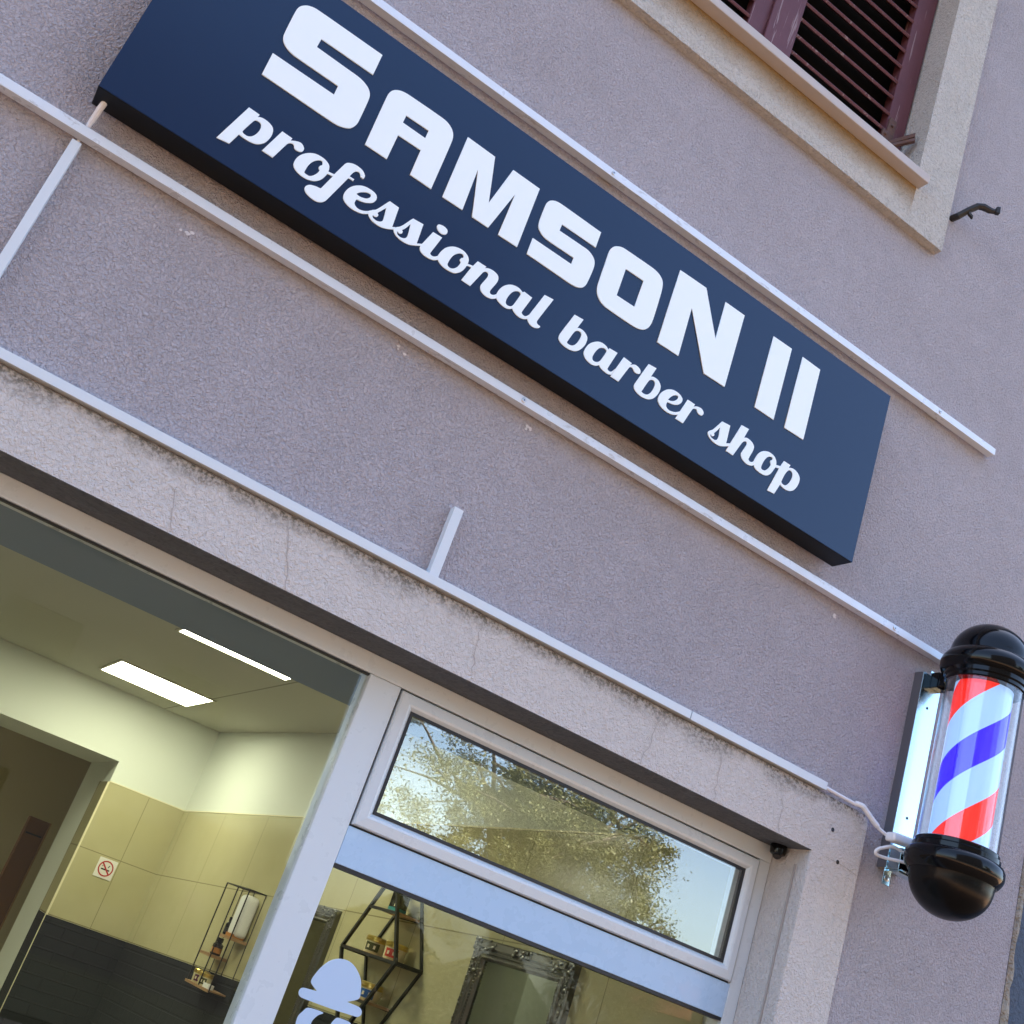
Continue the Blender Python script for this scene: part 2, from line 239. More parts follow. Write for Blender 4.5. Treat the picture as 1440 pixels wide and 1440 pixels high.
GLYPHS = {
 'S': [[[2675,36703,1],[2686,36060,1],[1274,36051,1],[1270,35776,1],[2185,35761],[2358,35759],[2540,35734],[2723,35652],[2821,35529],[2856,35355],[2870,34681],[2838,34529],[2753,34391],[2578,34296],[2355,34259],[512,34272,1],[498,34920,1],[2107,34926,1],[2099,35205,1],[1089,35205],[824,35224],[631,35318],[541,35442],[511,35589],[492,36287],[518,36443],[589,36550],[696,36631],[889,36682]]],
 'A': [[[3243,34255,1],[3212,35803],[3242,35959],[3322,36068],[3466,36148],[3657,36179],[4558,36193],[4776,36174],[4945,36085],[5039,35952],[5077,35761],[5093,34252,1],[4498,34259,1],[4483,35027,1],[3835,35018,1],[3837,34255,1]],[[3809,35633,1],[4459,35645,1],[4461,35390,1],[3808,35394,1]]],
 'M': [[[5405,36163,1],[6231,36148,1],[6549,34852,1],[6805,36138,1],[7635,36132,1],[7656,34249,1],[7088,34241,1],[7095,35577,1],[6777,34247,1],[6303,34247,1],[5957,35572,1],[6004,34257,1],[5430,34247,1]]],
 'S2': [[[9643,36120,1],[9648,35626,1],[8552,35621,1],[8546,35403,1],[9259,35411],[9496,35402],[9671,35324],[9763,35212],[9796,35029],[9773,34579],[9735,34410],[9644,34306],[9493,34248],[9299,34231],[7968,34247,1],[7961,34743,1],[9186,34743,1],[9183,34958,1],[8400,34950],[8192,34978],[8034,35083],[7974,35200],[7954,35376],[7954,35817],[7985,35958],[8064,36051],[8211,36117],[8407,36131]]],
 'O': [[[10064,35300],[10059,35785],[10120,35961],[10233,36062],[10393,36122],[10633,36132],[11400,36139],[11631,36100],[11787,35995],[11851,35858],[11882,35609],[11906,34798],[11878,34533],[11785,34366],[11637,34271],[11409,34231],[10514,34238],[10317,34295],[10171,34413],[10099,34567],[10074,34753]],[[10667,35618,1],[11281,35623,1],[11276,34752,1],[10671,34739,1]]],
 'N': [[[12222,36623,1],[13153,36639,1],[13913,35383,1],[13880,36629,1],[14584,36628,1],[14624,34252,1],[13881,34237,1],[12910,35815,1],[12968,34247,1],[12244,34236,1]]],
 'I': [[[15712,36626,1],[16414,36635,1],[16451,34254,1],[15743,34255,1]]],
 'I2': [[[16859,36625,1],[17554,36612,1],[17602,34256,1],[16881,34239,1]]],
 'p': [[[614,33330,1],[878,33321,1],[861,33227,1],[927,33279],[1039,33296],[1170,33273],[1259,33218],[1304,33109],[1307,32968],[1263,32800],[1192,32692],[1104,32624],[974,32585],[830,32579],[739,32587],[699,32600,1],[611,32254,1],[329,32210,1]],[[856,33141],[922,33158],[987,33147],[1024,33104],[1041,33028],[1033,32914],[997,32797],[944,32717],[876,32671],[805,32666],[747,32682],[731,32732],[824,33080]]],
 'r': [[[1476,33280,1],[1731,33271,1],[1717,33193,1],[1804,33246],[1879,33283],[1950,33296],[2011,33271],[2062,33211],[2059,33137],[2012,33087],[1936,33069],[1875,33085],[1840,33148],[1782,33157],[1721,33124],[1686,33065],[1550,32560,1],[1287,32565,1]]],
 'o': [[[2188,33176],[2334,33267],[2510,33292],[2648,33262],[2731,33198],[2766,33081],[2764,32962],[2720,32813],[2647,32696],[2555,32622],[2423,32573],[2273,32567],[2134,32605],[2041,32676],[2012,32761],[2019,32900],[2077,33043]],[[2478,33187],[2539,33207],[2578,33172],[2587,33116],[2558,33076],[2543,33020],[2570,32978],[2590,32966],[2573,32864],[2515,32749],[2453,32681],[2382,32667],[2307,32681],[2300,32748],[2311,32898],[2347,33025],[2411,33127]]],
 'f': [[[3076,33551],[3193,33612],[3332,33626],[3456,33600],[3543,33528],[3558,33475],[3546,33427],[3481,33427],[3452,33478],[3397,33510],[3328,33485],[3279,33412],[3239,33264,1],[3365,33268,1],[3361,33223,1],[3236,33217,1],[3019,32412],[2990,32338],[2930,32262],[2829,32211],[2692,32208],[2570,32241],[2489,32304],[2471,32379],[2508,32451],[2578,32502],[2685,32538],[2772,32552],[2796,32575,1],[2911,33019,1],[2764,32998,1],[2763,33052,1],[2917,33077,1],[3016,33432],[3037,33494]]],
 'e': [[[3518,33192],[3649,33261],[3801,33283],[3938,33266],[4008,33209],[4024,33121],[3980,33016],[3872,32929],[3750,32876],[3611,32846,1],[3604,32751],[3640,32687],[3735,32650],[3853,32673],[3955,32734],[4011,32792,1],[4007,32696,1],[3907,32622],[3798,32579],[3647,32559],[3498,32575],[3388,32628],[3332,32695],[3311,32805],[3336,32948],[3406,33081]],[[3552,32964,1],[3598,33043],[3680,33115],[3769,33169],[3855,33177],[3885,33145],[3871,33081],[3819,33016],[3740,32976],[3652,32956]]],
 's': [[[4331,33303,1],[4583,33292,1],[4629,32734,1],[4700,32779,1],[4714,32726,1],[4617,32666],[4496,32603],[4350,32565],[4185,32573],[4068,32622],[4006,32685],[4000,32761],[4056,32838],[4115,32889],[4181,33000],[4294,33236]],[[4322,33111,1],[4371,32822],[4372,32742],[4332,32683],[4251,32646],[4159,32652],[4111,32689],[4106,32739],[4153,32723],[4207,32749],[4220,32803],[4184,32849],[4226,32933]]],
 's2': [[[5004,33258,1],[5279,33282,1],[5320,32722,1],[5426,32787,1],[5443,32745,1],[5297,32656],[5145,32582],[4970,32566],[4810,32597],[4710,32669],[4689,32726],[4725,32797],[4795,32865],[4864,32977],[4961,33182]],[[5003,33112,1],[5052,32804],[5047,32719],[4999,32655],[4913,32625],[4823,32642],[4790,32681],[4788,32725],[4847,32703],[4898,32739],[4899,32794],[4869,32827],[4925,32911]]],
 'i': [[[5573,33248,1],[5824,33257,1],[5712,32725],[5723,32679],[5796,32666],[5864,32705],[5915,32767,1],[5943,32669,1],[5856,32600],[5737,32563],[5585,32566],[5485,32604],[5441,32663],[5428,32762],[5456,32835]]],
 'idot': [[[5643,33532],[5753,33556],[5849,33532],[5885,33484],[5882,33408],[5817,33358],[5735,33350],[5653,33383],[5608,33443],[5609,33499]]],
 'o2': [[[6126,33191],[6254,33256],[6418,33279],[6556,33238],[6641,33149],[6657,33033],[6635,32872],[6582,32746],[6501,32649],[6404,32592],[6259,32571],[6099,32587],[5971,32652],[5923,32727],[5920,32816],[5952,32946],[6016,33081]],[[6364,33156],[6439,33184],[6494,33167],[6505,33107],[6466,33075],[6450,33009],[6493,32966],[6494,32921],[6458,32797],[6393,32704],[6325,32661],[6257,32659],[6207,32697],[6201,32774],[6221,32915],[6270,33048]]],
 'n': [[[6873,33254,1],[7119,33257,1],[7094,33186,1],[7183,33250],[7316,33273],[7452,33245],[7514,33178],[7526,33057],[7447,32767],[7449,32696],[7497,32664],[7567,32688],[7641,32769,1],[7678,32676,1],[7615,32611],[7514,32555],[7379,32541],[7246,32588],[7188,32667],[7180,32752],[7249,32998],[7255,33093],[7208,33144],[7144,33128],[7097,33069],[6932,32545,1],[6677,32554,1],[6787,33012,1],[6651,32983,1],[6650,33028,1],[6808,33067,1]]],
 'a': [[[7849,33192],[7972,33247],[8113,33258],[8239,33213,1],[8277,33257,1],[8520,33233,1],[8402,32725],[8419,32682],[8492,32657],[8554,32684],[8607,32759,1],[8621,32653,1],[8522,32582],[8405,32555],[8271,32576],[8167,32635],[8153,32671,1],[8094,32615],[7989,32564],[7842,32576],[7705,32630],[7647,32701],[7636,32803],[7671,32962],[7744,33094]],[[8065,33147],[8144,33177],[8210,33157],[8213,33094],[8149,32796],[8111,32708],[8057,32663],[7972,32653],[7924,32693],[7911,32785],[7935,32928],[7989,33065]]],
 'l': [[[8811,33514,1],[9071,33542,1],[8865,32753],[8880,32690],[8937,32662],[8989,32660],[8977,32606],[8897,32552],[8794,32534],[8690,32567],[8620,32631],[8607,32713]]],
 'b': [[[9760,33513,1],[10029,33534,1],[9947,33220,1],[10029,33254],[10167,33241],[10282,33165],[10315,33075],[10306,32921],[10237,32749],[10147,32638],[10037,32578],[9878,32551],[9700,32576],[9594,32636],[9566,32709],[9577,32827]],[[9971,33156],[10057,33179],[10121,33137],[10131,33032],[10099,32865],[10045,32757],[9976,32691],[9890,32668],[9818,32686],[9823,32745],[9907,33074]]],
 'a2': [[[10602,33210],[10738,33259],[10879,33246],[10968,33190,1],[10995,33248,1],[11245,33261,1],[11124,32713],[11138,32675],[11212,32657],[11275,32699],[11333,32805,1],[11280,32606,1],[11187,32568],[11049,32575],[10919,32614],[10873,32659,1],[10794,32587],[10657,32544],[10491,32578],[10385,32659],[10352,32748],[10372,32898],[10444,33064]],[[10783,33139],[10870,33166],[10940,33135],[10938,33060],[10871,32796],[10822,32719],[10762,32673],[10681,32659],[10628,32700],[10615,32784],[10647,32933],[10710,33074]]],
 'r2': [[[11463,33257,1],[11729,33235,1],[11697,33159,1],[11824,33247],[11944,33246],[12032,33197],[12051,33115],[11988,33068],[11890,33064],[11833,33112],[11765,33136],[11708,33101],[11681,33038],[11534,32550,1],[11280,32551,1]]],
 'b2': [[[12213,33506,1],[12464,33529,1],[12386,33218,1],[12483,33258],[12630,33244],[12732,33156],[12762,33043],[12739,32879],[12671,32728],[12568,32620],[12447,32566],[12275,32546],[12101,32589],[12018,32669],[12013,32776]],[[12430,33151],[12516,33165],[12570,33114],[12582,33009],[12550,32841],[12489,32730],[12411,32668],[12316,32654],[12259,32675],[12270,32728],[12366,33075]]],
 'e2': [[[13033,33202],[13178,33256],[13345,33252],[13468,33194],[13498,33109],[13454,32998],[13358,32917],[13232,32866],[13078,32840,1],[13071,32743],[13115,32676],[13226,32649],[13375,32690],[13492,32768],[13544,32827,1],[13514,32706,1],[13416,32634],[13290,32584],[13111,32571],[12933,32615],[12817,32703],[12791,32818],[12828,32970],[12921,33111]],[[13073,32912,1],[13147,33050],[13236,33149],[13329,33177],[13363,33141],[13339,33061],[13258,32969],[13154,32913]]],
 'r3': [[[13657,33250,1],[13905,33246,1],[13877,33155,1],[13979,33225],[14118,33250],[14211,33210],[14239,33142],[14200,33071],[14108,33064],[14042,33101],[14006,33146],[13935,33138],[13873,33077],[13723,32550,1],[13466,32548,1]]],
 's3': [[[14875,33270,1],[15150,33297,1],[15182,32748,1],[15344,32841,1],[15323,32752,1],[15168,32653],[14995,32576],[14798,32573],[14631,32630],[14552,32716],[14574,32798],[14666,32891],[14745,33025]],[[14866,33095,1],[14904,32809],[14880,32697],[14800,32640],[14685,32651],[14636,32688],[14634,32730],[14713,32716],[14753,32766],[14728,32817],[14797,32945]]],
 'h': [[[15507,33522,1],[15762,33540,1],[15686,33224,1],[15800,33267],[15960,33247],[16069,33164],[16080,33037],[16012,32734],[16055,32681],[16140,32696],[16225,32787,1],[16258,32685,1],[16169,32606],[16004,32565],[15836,32613],[15746,32717],[15763,32836],[15836,33077],[15812,33151],[15738,33143],[15668,33047],[15500,32561,1],[15249,32561,1]]],
 'o3': [[[16436,33212],[16598,33274],[16787,33257],[16900,33165],[16938,33030],[16891,32848],[16813,32684],[16690,32583],[16519,32554],[16330,32582],[16227,32678],[16213,32825],[16268,33011],[16335,33126]],[[16670,33174],[16757,33185],[16780,33131],[16729,33069],[16753,32994],[16776,32962],[16737,32841],[16648,32714],[16557,32675],[16485,32700],[16479,32797],[16517,32961],[16578,33095]]],
 'p2': [[[17167,33303,1],[17406,33301,1],[17370,33203,1],[17527,33256],[17696,33226],[17811,33132],[17836,32990],[17798,32813],[17711,32666],[17604,32586],[17457,32550],[17292,32571],[17241,32609,1],[17124,32239,1],[16878,32215,1],[17073,33016,1],[16904,32971,1],[16919,33046,1],[17100,33097,1]],[[17403,33142],[17491,33158],[17560,33106],[17578,33005],[17541,32828],[17463,32697],[17387,32645],[17294,32649],[17251,32703],[17317,32995]]],
}
STICK = [[[10892,17504],[11061,17523],[11239,17481],[11413,17369],[11550,17216],[11638,16989],[11654,16890],[11608,16832],[11405,16728,1],[11714,16708],[11808,16654],[11826,16571],[11764,16509],[11661,16501],[11070,16491],[10376,16506],[10289,16531],[10245,16590],[10254,16665],[10321,16707],[10638,16729,1],[10477,16819],[10426,16877],[10439,16984],[10523,17186],[10641,17356],[10758,17449]],[[10583,16364],[10950,16369],[10853,16276],[10776,16139],[10777,15982],[10716,15851],[10560,15821],[10461,15893],[10426,16125],[10489,16251]],[[11325,16365],[11607,16362],[11695,16299],[11710,16144],[11615,15958],[11428,15907],[11276,15979],[11209,16133],[11248,16281]]]

# ------------------------------------------------------------------ builders
BASE = {}
class MB:
    def __init__(s): s.v = []; s.f = []; s.uv = {}
    def add(s, vs, fs):
        o = len(s.v); s.v += [tuple(v) for v in vs]; s.f += [tuple(o + i for i in f) for f in fs]; return s
    def hexa(s, c):   # 8 corners: bottom ring 0-3, top ring 4-7
        return s.add(c, [(3, 2, 1, 0), (4, 5, 6, 7), (0, 1, 5, 4), (1, 2, 6, 5), (2, 3, 7, 6), (3, 0, 4, 7)])
    def box(s, x0, x1, y0, y1, z0, z1):
        return s.hexa([(x0, y0, z0), (x1, y0, z0), (x1, y1, z0), (x0, y1, z0), (x0, y0, z1), (x1, y0, z1), (x1, y1, z1), (x0, y1, z1)])
    def obox(s, org, ax, ay, az):   # oriented box: corner + three edge vectors
        o, a, b, c = map(Vector, (org, ax, ay, az)); return s.hexa([o, o + a, o + a + b, o + b, o + c, o + a + c, o + a + b + c, o + b + c])
    def bar(s, p, q, wd, up=(0, 0, 1)):
        p, q = Vector(p), Vector(q); d = (q - p).normalized(); u = Vector(up)
        if abs(d.dot(u)) > 0.95: u = Vector((1, 0, 0))
        a = d.cross(u).normalized() * wd; b = a.cross(d).normalized() * wd
        return s.obox(p - a / 2 - b / 2, a, b, q - p)
    def tube(s, pts, r, n=10, cap=True):
        pts = [Vector(p) for p in pts]; rs = r if hasattr(r, '__len__') else [r] * len(pts); rings = []
        t0 = (pts[1] - pts[0]).normalized(); a = t0.orthogonal().normalized()
        for i, p in enumerate(pts):
            t = (pts[min(i + 1, len(pts) - 1)] - pts[max(i - 1, 0)]).normalized()
            a = (a - t * a.dot(t)).normalized(); b = t.cross(a)
            rings.append([p + (a * math.cos(2 * math.pi * k / n) + b * math.sin(2 * math.pi * k / n)) * rs[i] for k in range(n)])
        fs = [(i * n + k, i * n + (k + 1) % n, (i + 1) * n + (k + 1) % n, (i + 1) * n + k) for i in range(len(pts) - 1) for k in range(n)]
        if cap: fs += [tuple(range(n))[::-1], tuple(range((len(pts) - 1) * n, len(pts) * n))]
        return s.add([v for g in rings for v in g], fs)
    def lathe(s, prof, c=(0, 0, 0), n=48, axis=None):
        A = axis or (Vector((1, 0, 0)), Vector((0, 1, 0)), Vector((0, 0, 1))); c = Vector(c); vs = []
        for r, z in prof:
            for k in range(n):
                t = 2 * math.pi * k / n; vs.append(c + A[0] * (r * math.cos(t)) + A[1] * (r * math.sin(t)) + A[2] * z)
        fs = [(i * n + k, i * n + (k + 1) % n, (i + 1) * n + (k + 1) % n, (i + 1) * n + k) for i in range(len(prof) - 1) for k in range(n)]
        fs += [tuple(range(n))[::-1], tuple(range((len(prof) - 1) * n, len(prof) * n))]
        return s.add(vs, fs)
    def sphere(s, c, r, n=8, m=6, sc=(1, 1, 1)):
        c = Vector(c); vs = [c + Vector((0, 0, -r * sc[2]))]
        for i in range(1, m):
            for k in range(n):
                ph = math.pi * i / m; t = 2 * math.pi * k / n
                vs.append(c + Vector((r * sc[0] * math.sin(ph) * math.cos(t), r * sc[1] * math.sin(ph) * math.sin(t), -r * sc[2] * math.cos(ph))))
        vs.append(c + Vector((0, 0, r * sc[2]))); e = len(vs) - 1
        fs = [(0, 1 + (k + 1) % n, 1 + k) for k in range(n)]
        for i in range(m - 2):
            fs += [(1 + i * n + k, 1 + i * n + (k + 1) % n, 1 + (i + 1) * n + (k + 1) % n, 1 + (i + 1) * n + k) for k in range(n)]
        fs += [(e, 1 + (m - 2) * n + k, 1 + (m - 2) * n + (k + 1) % n) for k in range(n)]
        return s.add(vs, fs)
    def ring(s, x0, x1, z0, z1, prof):   # mitred rectangular frame in the facade plane; prof = [(inset, y)]
        vs = []; n = len(prof)
        for i, y in prof: vs += [(x0 + i, y, z0 + i), (x1 - i, y, z0 + i), (x1 - i, y, z1 - i), (x0 + i, y, z1 - i)]
        return s.add(vs, [(4 * j + k, 4 * j + (k + 1) % 4, 4 * (j + 1) + (k + 1) % 4, 4 * (j + 1) + k) for j in range(n - 1) for k in range(4)])
    def build(s, name, material, parent=None, smooth=False, bevel=0.0, seg=2, uv=None):
        off = BASE.get(parent.name, Vector()) if parent else Vector()
        me = bpy.data.meshes.new(name)
        me.from_pydata([tuple(Vector(v) - off) for v in s.v], [], s.f); me.update()
        bm = bmesh.new(); bm.from_mesh(me); bmesh.ops.recalc_face_normals(bm, faces=bm.faces)
        if bevel > 0:
            ed = [e for e in bm.edges if len(e.link_faces) == 2 and e.calc_face_angle(0) > 0.5]
            bmesh.ops.bevel(bm, geom=ed, offset=bevel, segments=seg, affect='EDGES', profile=0.6, clamp_overlap=True)
        if uv:
            ul = bm.loops.layers.uv.new('UVMap')
            for f in bm.faces:
                for l in f.loops: l[ul].uv = uv(l.vert.co + off)
        bm.to_mesh(me); bm.free()
        if smooth:
            me.shade_smooth()
            try: me.set_sharp_from_angle(angle=R(35))
            except Exception: pass
        me.materials.append(material)
        o = bpy.data.objects.new(name, me); COL.objects.link(o)
        if parent:
            o.parent = parent; BASE[o.name] = off
        else: BASE[o.name] = Vector()
        return o
def tag(o, label=None, cat=None, group=None, kind=None):
    if label: o['label'] = label
    if cat: o['category'] = cat
    if group: o['group'] = group
    if kind: o['kind'] = kind
    return o
def thing(name, label, cat, loc=(0, 0, 0), group=None):
    o = bpy.data.objects.new(name, None); COL.objects.link(o); o.location = loc; o.empty_display_size = 0.1
    BASE[o.name] = Vector(loc); return tag(o, label, cat, group)
def copy_tree(o, loc, label):
    r = o.copy(); COL.objects.link(r); r.location = loc; r['label'] = label; BASE[r.name] = Vector(loc)
    for ch in list(o.children):
        c = ch.copy(); COL.objects.link(c); c.parent = r; BASE[c.name] = Vector(loc)
        for g in list(ch.children):
            d = g.copy(); COL.objects.link(d); d.parent = c; BASE[d.name] = Vector(loc)
    return r
def curve(cps, sub=5):
    """closed outline through control points; a third value marks a sharp corner"""
    n = len(cps); out = []
    p = [Vector((c[0], c[1])) for c in cps]; k = [len(c) > 2 for c in cps]
    for i in range(n):
        a, b = p[i], p[(i + 1) % n]
        if k[i] and k[(i + 1) % n]: out.append(a); continue
        ta = (b - p[i - 1]) / 2 if not k[i] else (b - a)
        tb = (p[(i + 2) % n] - a) / 2 if not k[(i + 1) % n] else (b - a)
        ln = (b - a).length
        for t, l_ in ((ta, 0), (tb, 0)):
            if t.length > ln * 1.15: t *= ln * 1.15 / t.length
        for j in range(sub):
            t = j / sub
            out.append((2*t**3-3*t*t+1)*a + (t**3-2*t*t+t)*ta + (-2*t**3+3*t*t)*b + (t**3-t*t)*tb)
    return out
def plate(name, outlines, y0, y1, material, parent, sc=1e-4, bev=0.0):
    """cut-out plate in a plane parallel to the facade: outer outline first, then holes"""
    cu = bpy.data.curves.new('tmp', 'CURVE'); cu.dimensions = '2D'; cu.fill_mode = 'BOTH'; cu.extrude = (y1 - y0) / 2 - bev
    cu.bevel_depth = bev; cu.bevel_resolution = 1
    for o in outlines:
        pts = curve(o); sp = cu.splines.new('POLY'); sp.points.add(len(pts) - 1)
        for q, c in zip(sp.points, pts): q.co = (c.x * sc, c.y * sc, 0, 1)
        sp.use_cyclic_u = True
    tmp = bpy.data.objects.new('tmp', cu); me = bpy.data.meshes.new_from_object(tmp)
    bpy.data.objects.remove(tmp); bpy.data.curves.remove(cu)
    off = BASE.get(parent.name, Vector()) if parent else Vector(); ym = (y0 + y1) / 2
    for v in me.vertices: v.co = Vector((v.co.x, ym - v.co.z, v.co.y)) - off
    me.name = name; me.materials.clear(); me.materials.append(material)
    ob = bpy.data.objects.new(name, me); COL.objects.link(ob)
    if parent: ob.parent = parent
    BASE[ob.name] = off
    return ob
def wall_grid(mb, x0, x1, z0, z1, holes, y0, y1):
    xs = sorted({x0, x1, *[h[0] for h in holes], *[h[1] for h in holes]}); zs = sorted({z0, z1, *[h[2] for h in holes], *[h[3] for h in holes]})
    solid = lambda i, j: 0 <= i < len(xs) - 1 and 0 <= j < len(zs) - 1 and not any(h[0] <= xs[i] < h[1] and h[2] <= zs[j] < h[3] for h in holes)
    for i in range(len(xs) - 1):
        for j in range(len(zs) - 1):
            if not solid(i, j): continue
            a, b, c, d = xs[i], xs[i + 1], zs[j], zs[j + 1]
            mb.add([(a, y0, c), (b, y0, c), (b, y0, d), (a, y0, d)], [(0, 1, 2, 3)]); mb.add([(a, y1, c), (b, y1, c), (b, y1, d), (a, y1, d)], [(3, 2, 1, 0)])
            for di, dj, q in ((-1, 0, [(a, y0, c), (a, y1, c), (a, y1, d), (a, y0, d)]), (1, 0, [(b, y0, c), (b, y0, d), (b, y1, d), (b, y1, c)]),
                              (0, -1, [(a, y0, c), (b, y0, c), (b, y1, c), (a, y1, c)]), (0, 1, [(a, y0, d), (a, y1, d), (b, y1, d), (b, y0, d)])):
                if not solid(i + di, j + dj): mb.add(q, [(0, 1, 2, 3)])
    return mb

# ------------------------------------------------------------------ ground and street (seen in the glass, and the source of the warm bounce light)
g = MB().box(-300, 300, -300, 12, -0.5, -0.13); tag(g.build('ground', EARTH), kind='structure')
g = MB().box(-60, 60, -7.0, 0.0, -0.129, 0.0); tag(g.build('pavement', PAVE), kind='structure')
g = MB().box(-60, 60, -7.15, -7.0, -0.129, 0.004); tag(g.build('kerb', KERB, bevel=0.01), kind='structure')
g = MB().box(-60, 60, -13.0, -7.15, -0.129, -0.12); tag(g.build('road', ASPH), kind='structure')
g = MB().box(-60, 60, -60.0, -13.0, -0.129, -0.02); tag(g.build('grass_ground', GRASS), kind='structure')

# ------------------------------------------------------------------ the building
B = thing('shop_building', 'mauve grey stuccoed building housing the barber shop', 'building')
SX0, SX1, SZ1 = -1.30, 2.199, 2.403         # shopfront opening
WX0, WX1, WZ0, WZ1 = 0.70, 1.995, 4.605, 6.15   # upper window opening
EDGE = 3.03
mb = wall_grid(MB(), -7.0, EDGE, -0.05, 6.7, [(SX0, SX1, 0.12, SZ1), (WX0, WX1, WZ0, WZ1), (-4.4, -3.1, WZ0, WZ1), (-5.2, -2.6, 0.9, SZ1)], 0.0, 0.20)
mb.build('facade_wall', WALL, B)
# outer shell: sides, back, roof
s = MB(); s.box(-7.0, -6.8, 0.20, 9.0, -0.05, 6.7); s.box(EDGE - 0.2, EDGE, 0.20, 9.0, -0.05, 6.7); s.box(-6.8, EDGE - 0.2, 8.8, 9.0, -0.05, 6.7); s.box(-6.8, EDGE - 0.2, 0.20, 8.8, 6.5, 6.7)
s.build('rear_wall', WALL, B)
r = MB(); r.box(-7.4, EDGE, -0.45, 9.3, 6.7, 6.85); r.build('roof_slab', TIN, B)
s = MB(); s.box(-6.8, EDGE - 0.2, 0.20, 8.8, 3.45, 3.6); s.box(-6.8, EDGE - 0.2, 3.5, 3.6, 3.6, 6.5); s.build('upper_floor', DARK, B)
# plain closed windows left of the picture
MB().box(-4.4, -3.1, 0.16, 0.19, WZ0, WZ1).build('blind_panel', MARO, B); MB().box(-5.2, -2.6, 0.16, 0.19, 0.9, SZ1).build('blind_panel', MARO, B)
# raised beige band round the shopfront
b = MB(); y0, y1 = -0.012, 0.14
b.add([(-1.48, y0, 0), (SX0, y0, 0), (SX0, y0, SZ1), (SX1, y0, SZ1), (SX1, y0, 0), (2.375, y0, 0), (2.375, y0, 2.535), (2.369, y0, 2.552), (2.352, y0, 2.560), (-1.48, y0, 2.560)], [(0, 1, 2, 9), (2, 3, 8, 9), (3, 4, 5, 6, 7, 8)])
ou = [(-1.48, 0), (-1.48, 2.56), (2.352, 2.56), (2.369, 2.552), (2.375, 2.535), (2.375, 0)]
for p, q in zip(ou, ou[1:]): b.add([(p[0], y0, p[1]), (q[0], y0, q[1]), (q[0], 0.0, q[1]), (p[0], 0.0, p[1])], [(0, 1, 2, 3)])
b.build('door_surround', BAND, B)
# reveal lining of the opening (2 mm proud of the wall cut)
e = 0.002; b = MB()
b.add([(SX0, y0, SZ1), (SX1, y0, SZ1), (SX1 - e, y0 + .004, SZ1 - e), (SX0 + e, y0 + .004, SZ1 - e), (SX1 - e, 0.165, SZ1 - e), (SX0 + e, 0.165, SZ1 - e), (SX1, y0, 0), (SX1 - e, y0 + .004, 0), (SX1 - e, 0.165, 0), (SX0, y0, 0), (SX0 + e, y0 + .004, 0), (SX0 + e, 0.165, 0)],
      [])
rv = list(b.v)
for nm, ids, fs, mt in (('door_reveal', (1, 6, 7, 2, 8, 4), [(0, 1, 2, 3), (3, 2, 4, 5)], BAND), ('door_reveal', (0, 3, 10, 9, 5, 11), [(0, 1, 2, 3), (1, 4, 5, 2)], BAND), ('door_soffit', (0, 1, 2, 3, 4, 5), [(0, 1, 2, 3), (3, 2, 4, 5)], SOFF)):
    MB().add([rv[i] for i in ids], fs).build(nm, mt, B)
c = MB(); sp_ = [(-1.2 + 3.35 * i / 60, 0.052 + 0.0025 * math.sin(i * .9) + random.uniform(-.002, .002)) for i in range(61)]
c.add([(x, y + d_, SZ1 - .0028) for x, y in sp_ for d_ in (-.0009, .0009)], [(2 * i, 2 * i + 1, 2 * i + 3, 2 * i + 2) for i in range(60)]); c.build('soffit_crack', GASK, B)
c = MB(); c.box(2.1985 - 0.006, 2.1965, 0.030, 0.036, 0, 2.36); c.build('reveal_joint', CRACK, B)
s = MB(); s.box(SX0, SX1, -0.35, 0.16, 0.0, 0.12); s.build('door_step', KERB, B, bevel=0.008)

# hairline cracks and filled holes, as small raised slivers of their own shape
def sliver(pts, y, wd, name, m, parent):
    mb = MB(); vs = []
    for i, (x, z) in enumerate(pts):
        a = Vector(pts[max(0, i - 1)]); c_ = Vector(pts[min(len(pts) - 1, i + 1)]); t = (c_ - a).normalized(); n_ = Vector((-t.y, t.x)) * wd * (0.35 if i in (0, len(pts) - 1) else 0.5 + 0.3 * random.random())
        for sgn in (-1, 1): vs += [(x + sgn * n_.x, y - 0.0008, z + sgn * n_.y)]
    mb.add(vs, [(2 * i, 2 * i + 1, 2 * i + 3, 2 * i + 2) for i in range(len(pts) - 1)]); return mb.build(name, m, parent)
def jag(x0, z0, x1, z1, n=9, amp=0.005):
    return [(x0 + (x1 - x0) * i / n + (random.uniform(-amp, amp) if 0 < i < n else 0), z0 + (z1 - z0) * i / n) for i in range(n + 1)]
for a in [(0.545, 2.548, 0.60, 2.405), (1.065, 2.545, 1.085, 2.42), (1.62, 2.55, 1.60, 2.405), (1.83, 2.53, 1.845, 2.405), (0.30, 2.50, 0.33, 2.41), (2.06, 2.50, 2.075, 2.405)]:
    sliver(jag(*a), -0.0125, 0.0012, 'hairline_crack', CRACK, B)
sliver([(2.235, 2.402), (2.297, 2.4025), (2.34, 2.398), (2.374, 2.392)], -0.0125, 0.0012, 'hairline_crack', CRACK, B)
for x, z_ in [(2.255, 2.479), (2.296, 2.404)]:
    h = MB(); h.lathe([(0.006, 0), (0.0045, 0.0015)], (x, -0.0122, z_), 12, (Vector((1, 0, 0)), Vector((0, 0, 1)), Vector((0, -1, 0)))); h.build('drill_hole', GASK, B)
